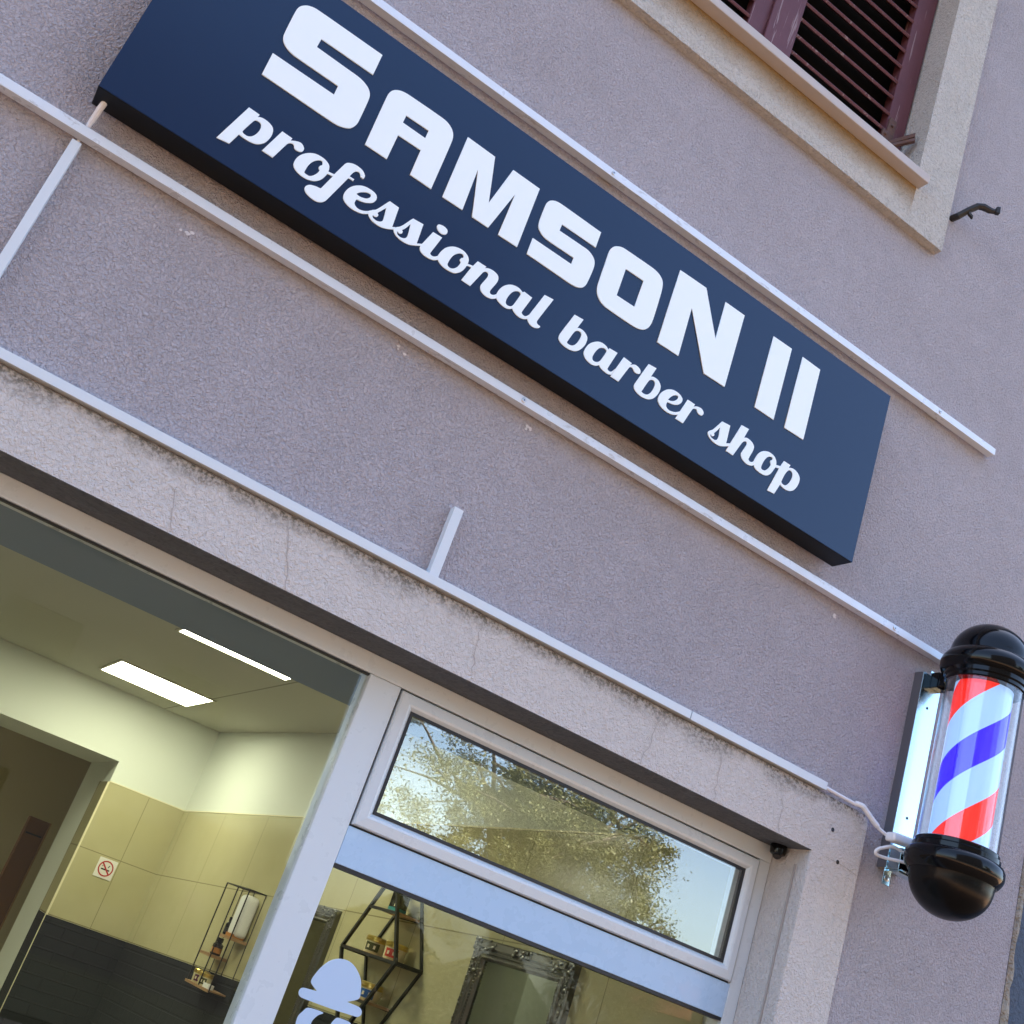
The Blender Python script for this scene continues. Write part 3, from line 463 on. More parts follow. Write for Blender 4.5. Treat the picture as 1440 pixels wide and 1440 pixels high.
for x, z_, n_ in [(0.071, 3.037, 5), (1.012, 3.060, 4), (2.114, 3.049, 3), (0.629, 3.062, 3), (-0.36, 2.98, 3)]:
    k = MB()
    for i in range(n_):
        cx, cz = x + random.uniform(-.016, .016), z_ + random.uniform(-.007, .007); rr = random.uniform(.003, .0062)
        a0 = random.random() * 6; pts = [(cx + rr * (0.6 + .6 * random.random()) * math.cos(a0 + t * 1.05), -0.0012 - i * .0003, cz + rr * (0.5 + .5 * random.random()) * math.sin(a0 + t * 1.05)) for t in range(6)]
        k.add(pts, [tuple(range(6))])
    k.build('filler_chip', CHIP, B)

# upper window: stucco surround, sill, shutters
yS = -0.032; b = MB()
ox0, ox1, oz0, oz1 = 0.535, 2.166, 4.418, 6.32
b.box(ox0, ox1, yS, 0.0, oz0, 4.574); b.box(WX1, ox1, yS, 0.0, 4.574, oz1); b.box(ox0, WX0, yS, 0.0, 4.574, oz1); b.box(WX0, WX1, yS, 0.0, WZ1, oz1)
b.build('window_surround', SURR, B)
MB().box(WX1 - 0.003, WX1, yS - 0.001, 0.16, WZ0, WZ1).build('window_reveal', SURR, B); MB().box(WX0, WX0 + 0.003, yS - 0.001, 0.16, WZ0, WZ1).build('window_reveal', SURR, B)
b = MB(); b.box(0.66, 2.010, -0.075, 0.0, 4.574, 4.606); b.box(WX0, WX1 - .004, 0.0, 0.14, 4.574, 4.606); b.build('window_sill', SILL, B, bevel=0.003)
def shutter(x0, x1, hinge_right):
    fr = MB(); ya, yb = 0.075, 0.115; st = 0.085
    fr.box(x0, x0 + st, ya, yb, 4.625, 6.12); fr.box(x1 - st, x1, ya, yb, 4.625, 6.12)
    fr.box(x0 + st, x1 - st, ya + .002, yb - .002, 4.625, 4.72); fr.box(x0 + st, x1 - st, ya + .002, yb - .002, 6.04, 6.12)
    f = fr.build('shutter', MARO, B, bevel=0.003)
    sl_ = MB(); zz = 4.742
    while zz < 6.03:
        sl_.obox((x0 + st - .002, 0.076, zz - 0.006), (x1 - x0 - 2 * st + .004, 0, 0), (0, 0.034, 0.040), (0, -0.006, 0.009)); zz += 0.0755
    sl_.build('slats', MARO, f, bevel=0.0015, seg=1)
    hx = x1 - 0.080 if hinge_right else x0 + 0.080; d_ = 1 if hinge_right else -1; ax_ = (Vector((1, 0, 0)), Vector((0, 0, 1)), Vector((0, -1, 0)))
    h = MB(); h.obox((hx - .004 * d_, 0.066, 4.760), (.032 * d_, 0, 0), (0, .008, 0), (0.002 * d_, 0, .118)); h.obox((hx - .022 * d_, 0.064, 4.772), (.030 * d_, 0, -.004), (0, .009, 0), (0, 0, .040))
    h.obox((hx + .010 * d_, 0.060, 4.758), (.052 * d_, -.062, .036), (.010, .010, 0), (0, 0, .018)); h.obox((hx + .004 * d_, 0.050, 4.735), (.060 * d_, -.056, .040), (.010, .010, 0), (0, 0, .014))
    for sx_, sz_ in ((.012, 4.845), (-.010, 4.792)): h.lathe([(.006, 0), (.006, .005), (.003, .007)], (hx + sx_ * d_, 0.0655, sz_), 10, ax_)
    h.build('hinge', RUST, f, bevel=0.002)
    return f
shutter(0.71, 1.348, False); f = shutter(1.352, 1.985, True)
m_ = MB(); m_.box(1.330, 1.445, 0.062, 0.074, 4.64, 6.10); m_.build('cover_strip', MARO, f, bevel=0.004)

MB().box(0.71, 1.985, 0.170, 0.174, 4.62, 6.14).build('window_pane', DARK, B)  # near-black sheet standing in for the shade behind the slats
# shutter holder sticking out of the wall
t = thing('shutter_holder', 'small bent black iron shutter holder sticking out of the wall beside the upper window', 'shutter holder', (2.20, 0.0, 4.60))
h = MB(); h.tube([(2.205, 0.005, 4.603), (2.21, -0.025, 4.606), (2.228, -0.05, 4.632), (2.246, -0.066, 4.652), (2.262, -0.076, 4.655), (2.283, -0.088, 4.648), (2.300, -0.096, 4.650)], [.012, .012, .011, .012, .013, .011, .008], 8); h.build('arm', IRON, t, bevel=0.0)
MB().obox((2.294, -0.106, 4.638), (0.012, -0.006, 0.003), (0.006, 0.014, 0), (-0.002, 0, 0.026)).build('catch', IRON, t, bevel=0.002); MB().obox((2.224, -0.056, 4.610), (0.018, -0.004, -0.010), (0.004, 0.01, 0), (0, 0, 0.012)).build('spur', IRON, t, bevel=0.002)

# ------------------------------------------------------------------ neighbouring house at the right edge
nb = thing('neighbour_house', 'slate blue stuccoed neighbour house at the right edge of the barber shop', 'house', (3.06, 0, 0))
n_ = MB(); n_.box(3.068, 14.0, 0.012, 0.4, -0.05, 8.5); n_.box(3.068, 3.3, 0.4, 9, -0.05, 8.5); n_.box(13.8, 14, 0.4, 9, -0.05, 8.5); n_.box(3.3, 13.8, 0.4, 9, 8.3, 8.5); n_.build('wall', NEIGH, nb)
e_ = MB(); zz = -0.05; vs = []; k = 0
while zz < 6.7:
    w_ = 3.062 + 0.010 * math.sin(zz * 7.0) + random.uniform(-.006, .006); vs.append((zz, w_)); zz += random.uniform(.02, .06)
vv = []
for zz, w_ in vs: vv += [(EDGE + .0005, -0.001, zz), (EDGE + .012, -0.004 - random.uniform(0, .004), zz), (w_, 0.000 - random.uniform(0, .003), zz), (w_ + .004, 0.013, zz)]
e_.add(vv, [(4 * i + j, 4 * i + j + 1, 4 * i + j + 5, 4 * i + j + 4) for i in range(len(vs) - 1) for j in range(3)]); e_.build('raw_render_edge', PLASTER, nb)

# ------------------------------------------------------------------ shop sign
SG = thing('shop_sign', 'long navy blue sign box with white SAMSON II lettering above the shopfront', 'sign', (-0.2188, -0.1, 3.173))
sx0, sx1, sz0, sz1 = -0.2188, 2.0345, 3.173, 3.737
c = MB(); c.box(sx0, sx1, -0.0975, -0.022, sz0, sz1); c.build('cabinet', CABI, SG, bevel=0.002)
c = MB(); c.box(sx0 + .0005, sx1 - .0005, -0.1000, -0.0980, sz0 + .0005, sz1 - .0005); c.build('face_panel', NAVY, SG, bevel=0.0006, seg=1)
for x in (0.1, 1.0, 1.9): MB().box(x, x + .05, -0.022, 0.0, sz0 + .05, sz1 - .05).build('mounting_batten', CABI, SG)
for i, (k, o) in enumerate(GLYPHS.items()):
    if k in ('idot',): continue
    big = i < 8
    outl = list(o)
    ob = plate('letter', outl if k != 'i' else outl + GLYPHS['idot'], (-0.1032 if big else (-0.1024 - 0.0004 * (i % 2))), -0.0990, LETT, SG, bev=0.0004)

# ------------------------------------------------------------------ rails and cable trunking
def rail(z0, z1, x1, label, screws):
    t = thing('metal_rail', label, 'rail', (x1, 0, (z0 + z1) / 2), 'square metal rails across the facade')
    r_ = MB(); r_.box(-6.6, x1, -0.036, -0.008, z0, z1); r_.build('bar', RAIL, t, bevel=0.0015)
    for x in screws: MB().box(x - .02, x + .02, -0.008, 0.0, z0 + .003, z1 - .003).build('spacer', STEEL, t)
    for x in screws:
        s_ = MB(); s_.lathe([(.0068, 0), (.0068, .0014), (.0045, .0030)], (x, -0.0358, (z0 + z1) / 2), 14, (Vector((1, 0, 0)), Vector((0, 0, 1)), Vector((0, -1, 0)))); sc = s_.build('screw', STEEL, t, smooth=True)
        s_ = MB(); s_.lathe([(.0022, 0), (.0022, .0006)], (x, -0.0386, (z0 + z1) / 2), 6, (Vector((1, 0, 0)), Vector((0, 0, 1)), Vector((0, -1, 0)))); s_.build('drive_recess', GASK, sc)
rail(3.089, 3.112, 2.600, 'square metal rail running below the navy sign', [-3.2, -1.1, 0.955, 2.3])
rail(3.845, 3.869, 2.567, 'square metal rail running above the navy sign', [-3.2, -1.1, 0.966, 2.3])
def trunk(label, x0, x1, z0, z1, yf, cap=True, grp='white plastic cable trunking on the facade'):
    t_ = thing('cable_trunking', label, 'trunking', (x0, 0, z0), grp)
    b_ = MB(); b_.box(x0, x1, yf + .009, -0.0006, z0 + .0015, z1 - .0015); b_.build('channel', TRUNK, t_)
    b_ = MB(); b_.box(x0 + .0005, x1 - .0005, yf, yf + .010, z0, z1); b_.build('lid', TRUNK, t_, bevel=0.0012)
trunk('longest white cable trunking running along the top of the door surround', -4.0, 1.6965, 2.5655, 2.587, -0.028)
trunk('short white end length of horizontal trunking nearest the barber pole', 1.6990, 2.1900, 2.565, 2.5875, -0.027)
trunk('short upright stub of white trunking standing on the horizontal trunking', 0.892, 0.918, 2.5885, 2.766, -0.022)
trunk('upright white trunking dropping below the left end of the navy sign', -0.2145, -0.1925, 2.5885, 3.076, -0.024)
cb = MB(); cb.tube([(-0.203, -0.005, 3.07), (-0.203, -0.005, 3.112), (-0.200, -0.022, 3.138), (-0.197, -0.046, 3.160), (-0.195, -0.052, 3.176)], [.0035, .0035, .0065, .007, .007], 8)
tag(cb.build('sign_cable', CABLE, smooth=True), 'short pale cable rising behind the rail into the bottom left corner of the sign', 'cable')

# ------------------------------------------------------------------ shopfront joinery
F = thing('shopfront', 'white aluminium shopfront with large shop window and glazed door', 'shopfront', (0.95, 0.13, 0.12))
def bx(n, m, x0, x1, ya, yb, z0, z1, bev=0.0025, parent=F): return MB().box(x0, x1, ya, yb, z0, z1).build(n, m, parent, bevel=bev)
post = bx('post', ALU, 0.906, 0.990, 0.130, 0.190, 0.12, 2.354)
hd = bx('head_frame', ALU, -1.296, 2.196, 0.130, 0.195, 2.3545, 2.4005)
bx('jamb_frame', ALU, 2.158, 2.196, 0.130, 0.190, 0.12, 2.354); bx('jamb_frame', ALU, -1.296, -1.23, 0.130, 0.190, 0.12, 2.354)
bx('bottom_rail', ALU, -1.229, 0.9055, 0.132, 0.190, 0.12, 0.22); bx('bottom_rail', ALU, 0.9905, 2.1575, 0.132, 0.190, 0.12, 0.22)
tb = bx('transom_bar', BARB, 0.9905, 2.1575, 0.131, 0.188, 1.933, 2.0185, 0.0015)
bx('gasket', GASK, 0.9906, 2.1574, 0.1335, 0.170, 1.9245, 1.9328, 0.0, tb)
bx('gasket', GASK, -1.2295, 0.9055, 0.138, 0.150, 2.3500, 2.3543, 0.0, hd)
# fanlight sash
sa = MB().ring(0.9955, 2.1525, 2.0235, 2.3500, [(0, 0.150), (0, 0.128), (0.003, 0.122), (0.024, 0.1185), (0.030, 0.1205), (0.0385, 0.131), (0.040, 0.186), (0, 0.186)]).build('fanlight_sash', ALU, F)
bev_ = MB().ring(0.9955, 2.1525, 2.0235, 2.3500, [(0.0375, 0.1290), (0.0375, 0.1275), (0.0455, 0.1275), (0.0455, 0.142)]).build('gasket', GASK, sa)
gp = MB().ring(0.9900, 2.1580, 2.0185, 2.3545, [(0.0002, 0.142), (0.0065, 0.142)]).build('gasket', GASK, sa)
MB().box(1.034, 2.114, 0.1300, 0.1304, 2.062, 2.3115).build('fanlight_pane', PANE2, sa)
MB().box(-1.23, 0.906, 0.1450, 0.1455, 0.22, 2.3545).build('window_pane', PANE, F)
MB().box(0.990, 2.158, 0.1450, 0.1455, 0.22, 1.933).build('door_pane', PANE, F)
st_ = STICK
stk = plate('hat_sticker', [st_[0]], 0.1435, 0.1446, VINYL, F); stk['label'] = 'white bowler hat sticker on the door glass'
for o in st_[1:]: plate('face_sticker', [o], 0.1435, 0.1446, VINYL, F)
# small round fitting in the top corner of the recess
k = thing('door_sensor', 'small round black fitting in the upper right corner of the door recess', 'fitting', (2.172, 0.085, 2.385))
MB().lathe([(.0225, 0), (.0235, .006), (.021, .024), (.014, .028)], (2.172, 0.085, 2.4005), 24, (Vector((1, 0, 0)), Vector((0, 1, 0)), Vector((0, 0, -1)))).build('body', BLACKG, k, smooth=True)
MB().sphere((2.172, 0.085, 2.3745), .013, 14, 10).build('lens', GASK, k, smooth=True)

# ------------------------------------------------------------------ barber pole
PX, PY = 2.503, -0.21
BP = thing('barber_pole', 'black capped barber pole with red white and blue stripes in a clear tube', 'barber pole', (PX, PY, 2.53))
A = (PX, PY, 0.0)
cap = [(0.092, 0), (0.104, .000), (0.108, .003), (0.108, .012), (0.113, .016), (0.113, .028), (0.123, .034), (0.1275, .044), (0.1275, .062), (0.1255, .068), (0.1225, .074), (0.1165, .083), (0.1120, .087)]
dome = [(0.1095, .087), (0.1085, .091)] + [(0.1075 * math.cos(R(a)), .092 + 0.1000 * math.sin(R(a))) for a in range(5, 90, 5)] + [(0.002, .1920)]
up = lambda pr, z0: [(r_, z0 + z_) for r_, z_ in pr]; dn = lambda pr, z0: [(r_, z0 - z_) for r_, z_ in pr]
ct = MB().lathe(up(cap, 2.984), A, 64).build('top_cap', BLACKG, BP, smooth=True); MB().lathe(up(dome, 2.984), A, 64).build('dome', BLACKG, ct, smooth=True)
cbm = MB().lathe(dn(cap, 2.531), A, 64).build('bottom_cap', BLACKG, BP, smooth=True); MB().lathe(dn(dome, 2.531), A, 64).build('dome', BLACKM, cbm, smooth=True)
tb_ = MB(); n = 64; vs = [(PX + r_ * math.cos(2 * math.pi * i / n), PY + r_ * math.sin(2 * math.pi * i / n), z_) for r_ in (0.1035, 0.1005) for z_ in (2.530, 2.985) for i in range(n)]
tb_.add(vs, [(a * 2 * n + i, a * 2 * n + (i + 1) % n, a * 2 * n + n + (i + 1) % n, a * 2 * n + n + i) for a in (0, 1) for i in range(n)]); tb_.build('clear_tube', TUBE, BP, smooth=True)
MB().lathe([(0.0775, 2.522), (0.0775, 2.992)], A, 64).build('striped_drum', DRUM, BP, smooth=True)
pl = MB(); pl.box(2.449, 2.528, -0.034, -0.031, 2.445, 3.030); pl.box(2.478, 2.497, -0.0335, -0.0315, 3.030, 3.045); pl.box(2.446, 2.474, -0.0335, -0.0315, 2.400, 2.445)
bk = pl.build('wall_bracket', CHROME, BP, bevel=0.0006, seg=1)
for x in (2.449, 2.525): MB().box(x, x + .003, -0.0309, 0.0, 2.445, 3.030).build('bracket_flange', FLANGE, bk)
for x, z_ in ((2.488, 2.93), (2.492, 2.60)):
    MB().lathe([(.0045, 0), (.004, .0012)], (x, -0.034, z_), 10, (Vector((1, 0, 0)), Vector((0, 0, 1)), Vector((0, -1, 0)))).build('screw_hole', GASK, bk)
MB().lathe([(.0085, 0), (.0085, .002), (.005, .004)], (2.460, -0.0335, 2.418), 14, (Vector((1, 0, 0)), Vector((0, 0, 1)), Vector((0, -1, 0)))).build('screw', STEEL, bk, smooth=True)
for z_ in (3.018, 2.478):
    a_ = MB(); a_.box(PX - .022, PX + .022, -0.062, -0.034, z_ - .026, z_ + .022); a_.box(PX - .015, PX + .015, PY + .10, -0.062, z_ - .016, z_ + .014); a_.box(PX - .020, PX - .015, -0.10, -0.05, z_ - .022, z_ + .020); a_.box(PX + .015, PX + .020, -0.10, -0.05, z_ - .022, z_ + .020)
    a_.lathe([(.010, -.028), (.010, .028)], (PX, -0.085, z_ - .001), 12, (Vector((0, 1, 0)), Vector((0, 0, 1)), Vector((1, 0, 0)))); a_.build('arm', BLACKG, BP, bevel=0.002)
a_ = MB(); a_.box(2.455, 2.530, -0.075, -0.0345, 2.437, 2.443); a_.box(2.455, 2.530, -0.075, -0.0345, 2.500, 2.504); a_.box(2.452, 2.456, -0.075, -0.0345, 2.443, 2.500); a_.build('clevis_plate', CHROME, BP, bevel=0.001, seg=1)
# its supply cable, with an inline adaptor
cb = thing('power_cable', 'white cable looping from the trunking end to the barber pole', 'cable', (2.19, -0.015, 2.576))
def smooth(pts, n=6):
    pts = [Vector(p) for p in pts]; o = []
    for i in range(len(pts) - 1):
        p0, p1, p2, p3 = pts[max(0, i - 1)], pts[i], pts[i + 1], pts[min(len(pts) - 1, i + 2)]
        for j in range(n):
            t = j / n; o.append(0.5 * ((2 * p1) + (p2 - p0) * t + (2 * p0 - 5 * p1 + 4 * p2 - p3) * t * t + (3 * p1 - p0 - 3 * p2 + p3) * t ** 3))
    return o + [pts[-1]]
MB().tube(smooth([(2.15, -0.014, 2.576), (2.20, -0.016, 2.575), (2.25, -0.018, 2.573), (2.295, -0.024, 2.570), (2.318, -0.034, 2.569), (2.338, -0.036, 2.560), (2.365, -0.040, 2.545), (2.388, -0.046, 2.530), (2.415, -0.054, 2.521)]), 0.0052, 8).build('lead', CABLE, cb, smooth=True)
MB().tube(smooth([(2.300, -0.026, 2.571), (2.318, -0.036, 2.570), (2.335, -0.038, 2.561), (2.365, -0.042, 2.543), (2.38, -0.045, 2.534)]), [.0075] * 24 + [.006], 10).build('joint_sleeve', CABLE, cb, smooth=True)
ad = MB(); ad.obox((2.405, -0.086, 2.506), (0.082, -0.006, 0.006), (0.0, 0.036, 0), (0, 0, 0.026)); ad.build('adaptor', CABLE, cb, bevel=0.009, seg=4, smooth=True)
MB().tube(smooth([(2.485, -0.088, 2.518), (2.492, -0.082, 2.500), (2.47, -0.074, 2.492), (2.43, -0.066, 2.497), (2.398, -0.056, 2.482), (2.384, -0.052, 2.470), (2.390, -0.05, 2.461), (2.42, -0.055, 2.462), (2.45, -0.07, 2.466), (2.49, -0.09, 2.470)]), 0.0048, 8).build('lead', CABLE, cb, smooth=True)

# ------------------------------------------------------------------ inside the shop
YB, ZC = 5.031, 2.759
WP, WD, WN = Vector((2.27, 0.2, 0)), Vector((-0.0860, 0.9963, 0)), Vector((-0.9963, -0.0860, 0))
def W(s, z, n=0.0): return WP + WD * s + WN * n + Vector((0, 0, z))
def Ws(s, z, n=0.0): return W(s, z + 0.040 * (4.849 - s), n)
I = MB(); t = 0.006
I.box(-2.3, 1.355, YB, YB + .9, 2.366, ZC + .3); I.box(1.355, 2.4, YB, YB + .9, 0, ZC + .3); I.box(-2.3, -1.28, YB, YB + .9, 0, 2.366)
I.build('back_wall', INT, B)
I = MB(); a, b_ = W(-0.0, 0), W(4.95, 0); I.hexa([a, a - WN * .1, b_ - WN * .1, b_] + [v + Vector((0, 0, 3.05)) for v in (a, a - WN * .1, b_ - WN * .1, b_)]); I.build('party_wall', INT, B)
I = MB(); I.box(-2.4, -2.3, 0.20, 8.6, 0, 3.05); I.build('left_wall', BRICK, B, uv=lambda v: (v.y, v.z))
I = MB(); I.box(-2.3, 2.5, 0.20, YB, 0.0, 0.06); I.build('shop_floor', KERB, B)
I = MB(); I.box(-2.4, 2.6, 0.861, YB, ZC, ZC + .05); I.build('ceiling', CEIL, B)
I = MB(); I.box(-2.4, 2.6, 0.201, 0.860, 2.412, ZC + .05); I.build('bulkhead', BULK, B)
I = MB(); I.add([(1.356, YB - t, 1.435), (1.853, YB - t, 1.435), (1.853, YB - t, 2.236), (1.356, YB - t, 2.236), (1.356, YB + .28, 1.435), (1.356, YB + .28, 2.236), (1.853, YB, 2.236), (1.356, YB, 2.236)], [(0, 1, 2, 3), (0, 3, 5, 4), (3, 2, 6, 7)])
I.v[4] = (1.349, YB + .28, 1.435); I.v[5] = (1.349, YB + .28, 2.236); I.v[0] = (1.349, YB - t, 1.435); I.v[3] = (1.349, YB - t, 2.236)
I.build('wall_tiles', TILE, B, uv=lambda v: (v.x - 1.61 + (v.y - YB), v.z))
I = MB(); I.add([Ws(0.12, 1.435, t), Ws(4.84, 1.435, t), Ws(4.84, 2.236, t), Ws(0.12, 2.236, t), Ws(4.84, 2.236, 0), Ws(0.12, 2.236, 0)], [(0, 1, 2, 3), (3, 2, 4, 5)])
I.build('wall_tiles', TILE, B, uv=lambda v: ((v - WP).dot(WD) - 3.25 + .3, v.z - 0.040 * (4.849 - (v - WP).dot(WD))))
I = MB(); I.add([(1.349, YB - .009, 0), (1.853, YB - .009, 0), (1.853, YB - .009, 1.434), (1.349, YB - .009, 1.434), (1.349, YB + .28, 0), (1.349, YB + .28, 1.434)], [(0, 1, 2, 3), (0, 3, 5, 4)]); I.build('brick_panel', BRICK, B, uv=lambda v: (v.x + v.y, v.z))
I = MB(); I.add([Ws(0.12, -0.2, .009), Ws(4.84, 0, .009), Ws(4.84, 1.434, .009), Ws(0.12, 1.434, .009)], [(0, 1, 2, 3)]); I.build('brick_panel', BRICK, B, uv=lambda v: ((v - WP).dot(WD), v.z - 0.040 * (4.849 - (v - WP).dot(WD))))
I = MB(); I.box(1.3455, 1.3565, YB - .0085, YB + .004, 0.05, 2.236); I.box(1.357, 1.853, YB - .0085, YB, 2.2365, 2.243); I.build('tile_trim', PROF, B)
I = MB(); I.obox(Ws(4.84, 2.2365, 0), Ws(0.12, 2.2365, 0) - Ws(4.84, 2.2365, 0), WN * .0085, (0, 0, .006)); I.build('tile_trim', PROF, B)
# corridor behind the doorway
I = MB(); I.box(-2.3, 2.6, 8.5, 8.6, 0, 3.05); I.box(1.80, 1.9, YB + .9, 8.5, 0, 3.0); I.box(-2.3, 2.6, YB + .9, 8.5, 2.72, 2.8); I.box(-2.3, 2.6, YB + .9, 8.5, -.02, 0.06); I.build('corridor_wall', CORR, B)
dr = MB(); o_ = Vector((1.300, 6.98, 0.08)); e1 = Vector((0.155, 0.06, 0.0)); dr.obox(o_, e1 * 1.0, (-.012, .035, 0), (0, 0, 1.86)); 
dl = dr.build('inner_door', WOODD, B, bevel=0.003)
MB().obox(o_ + Vector((.015, -.006, 1.74)), e1 * .80, (-.002, .006, 0), (0, 0, .012)).build('door_moulding', SIGNK, dl)
MB().obox(o_ + e1 * 1.02 + Vector((0, -.01, 0)), e1 * .06, (-.012, .045, 0), (0, 0, 1.86)).build('door_edge', PLANK, dl)

# ceiling lights
def panel(x0, x1, y0, y1, label, ZC=ZC, lm=None):
    t_ = thing('ceiling_light', label, 'ceiling light', ((x0 + x1) / 2, (y0 + y1) / 2, ZC), 'square light panels in the shop ceiling')
    f_ = MB(); a = .016; z0 = ZC - .006; f_.box(x0, x1, y0, y0 + a, z0, ZC); f_.box(x0, x1, y1 - a, y1, z0, ZC); f_.box(x0, x0 + a, y0 + a, y1 - a, z0, ZC); f_.box(x1 - a, x1, y0 + a, y1 - a, z0, ZC); f_.build('frame', CEIL, t_)
    MB().box(x0 + a, x1 - a, y0 + a, y1 - a, ZC - .004, ZC - .001).build('diffuser', lm or LAMP, t_)
panel(0.935, 1.500, 3.955, 4.560, 'square ceiling light shown whole near the back wall of the shop')
panel(0.895, 1.445, 2.040, 2.640, 'ceiling light half hidden behind the bulkhead, nearer the shop window')
panel(-1.20, -0.63, 3.955, 4.560, 'ceiling light on the far left of the shop, out of view'); panel(-1.20, -0.63, 2.040, 2.640, 'ceiling light on the near left of the shop, out of view')

panel(-1.9, -1.3, 6.4, 7.0, 'ceiling light of the back room behind the doorway, out of view', 2.718, LAMP2)
# no-smoking sign: a red ring and slash over a cigarette
ns = thing('no_smoking_sign', 'small square white no smoking sign with red ring on the beige tiles', 'sign', (1.549, YB - t, 1.771))
yq = YB - t - .0045; cx, cz, hw = 1.551, 1.772, 0.0560
MB().box(cx - hw, cx + hw, yq, YB - t, cz - hw, cz + hw).build('board', SIGNW, ns)
rg = MB(); n = 40; ax = (Vector((1, 0, 0)), Vector((0, 0, 1)), Vector((0, -1, 0)))
vs = [(cx + r_ * math.cos(2 * math.pi * i / n), yq - .0012, cz + r_ * math.sin(2 * math.pi * i / n)) for r_ in (0.0455, 0.0376) for i in range(n)]
rg.add(vs, [(i, (i + 1) % n, n + (i + 1) % n, n + i) for i in range(n)]); rg.obox((cx - .0295, yq - .0016, cz + .0240), (.0066, 0, .0058), (.0535, 0, -.0535), (0, .001, 0)); rg.build('prohibition_ring', RED, ns)
cg = MB(); cg.obox((cx - .026, yq - .0008, cz - .010), (.052, 0, 0), (0, .0006, 0), (0, 0, .008)); cg.obox((cx - .024, yq - .0008, cz + .006), (.008, 0, .012), (0, .0006, 0), (-.003, 0, .002)); cg.obox((cx + .009, yq - .0008, cz + .009), (.006, 0, .014), (0, .0006, 0), (.005, 0, -.002)); cg.build('cigarette', SIGNK, ns)

# wire shelf on the tiled wall, far left
def wbox(mb, s0, s1, n0, n1, z0, z1): return mb.obox(W(s0, z0, n0), WD * (s1 - s0), WN * (n1 - n0), (0, 0, z1 - z0))
ws = thing('wire_shelf', 'small black wire shelf with three stepped planks on the tiled wall', 'shelf', W(3.35, 1.42, 0.0))
s0, s1, sm, nd = 3.197, 3.501, 3.345, 0.10; zt, zb = 1.905, 1.415
fr = MB(); q = .0055
for s_ in (s0, s1):
    for n_ in (.006, nd): fr.bar(W(s_, zb, n_), W(s_, zt, n_), q)
for n_ in (.006, nd): fr.bar(W(sm, zb, n_), W(sm, zt, n_), q); fr.bar(W(s0, zt, n_), W(s1, zt, n_), q); fr.bar(W(s0, zb, n_), W(s1, zb, n_), q)
for s_ in (s0, s1, sm): fr.bar(W(s_, zt, .006), W(s_, zt, nd), q); fr.bar(W(s_, zb, .006), W(s_, zb, nd), q)
fr.build('wire_frame', WIRE, ws)
wbox(MB(), s0, sm, .008, nd - .002, 1.660, 1.674).build('plank', PLANK, ws); wbox(MB(), sm, s1, .008, nd - .002, 1.556, 1.570).build('plank', PLANK, ws); wbox(MB(), s0, s1 + .02, .008, nd + .004, 1.412, 1.424).build('plank', PLANK, ws)
def wl(prof, s_, n_, z_, n=24): return MB().lathe(prof, W(s_, z_, n_), n)
# white paper roll dispenser standing on the upper plank
pr = thing('towel_box', 'tall white rounded box standing in the wire shelf', 'box', W(3.25, 1.674, .05))
bb = MB(); wbox(bb, 3.212, 3.315, .012, .086, 1.6755, 1.880); bb.build('shell', PAPER, pr, bevel=0.03, seg=4, smooth=True); wbox(MB(), 3.222, 3.305, .022, .0865, 1.6742, 1.690).build('cardboard_base', AMBER, pr)
def bottle(label, s_, n_, z_, h, r_, m_cap, m_lab):
    t_ = thing('bottle', label, 'bottle', W(s_, z_, n_)); wl([(r_ * .9, 0), (r_, .004), (r_, h * .62), (r_ * .5, h * .72), (r_ * .5, h * .76)], s_, n_, z_).build('body', BOTT, t_, smooth=True)
    wl([(r_ * .62, h * .76), (r_ * .62, h)], s_, n_, z_).build('cap', m_cap, t_, smooth=True); wl([(r_ * 1.02, h * .12), (r_ * 1.02, h * .42)], s_, n_, z_).build('label_band', m_lab, t_, smooth=True)
bottle('slim black bottle left of the white box on the wire shelf', 3.330, .075, 1.674, .085, .017, BOTT, SIGNK); bottle('dark bottle with amber label on the middle plank of the wire shelf', 3.395, .060, 1.570, .082, .026, BOTT, AMBER)
def jar(label, s_, n_, z_, r_, h, m_lab, grp='tubs with gold lids on the shop shelves', face=math.pi, wide=1.0):
    t_ = thing('jar', label, 'jar', W(s_, z_, n_), grp)
    wl([(r_ * .90, 0), (r_ * .93, .003), (r_, h * .68)], s_, n_, z_).build('tub', CREAM, t_, smooth=True)
    wl([(r_ * 1.02, h * .68), (r_ * 1.06, h * .71), (r_ * 1.06, h * .80), (r_ * 1.02, h * .82), (r_ * 1.06, h * .84), (r_ * 1.06, h * .95), (r_ * .98, h)], s_, n_, z_).build('lid', GOLD, t_, smooth=True)
    lb = MB(); c_ = W(s_, z_, n_); vs = []; k = 12
    for i in range(k + 1):
        a = face + wide * (i / k - .5)
        for zz, rr in ((h * .12, .945), (h * .60, .992)): vs.append(c_ + Vector((r_ * (rr + .012) * math.cos(a), r_ * (rr + .012) * math.sin(a), zz)))
    lb.add(vs, [(2 * i, 2 * i + 2, 2 * i + 3, 2 * i + 1) for i in range(k)]); lo = lb.build('front_label', m_lab, t_)
    pt = MB()
    for j in (-.22, .20):
        a = face + j * wide; tv = Vector((-math.sin(a), math.cos(a), 0)); p_ = c_ + Vector((r_ * .995 * math.cos(a), r_ * .995 * math.sin(a), h * .26)); pt.obox(p_ - tv * r_ * .10, tv * r_ * .2, Vector((math.cos(a), math.sin(a), 0)) * .0012, (0, 0, h * .2))
    pt.build('print', LTXT, lo)
jar('cream tub with purple label on the bottom plank of the wire shelf', 3.452, .062, 1.424, .038, .062, LBP, face=-2.2); jar('cream tub with olive label on the bottom plank of the wire shelf', 3.365, .066, 1.424, .036, .060, LBG, face=-2.2)
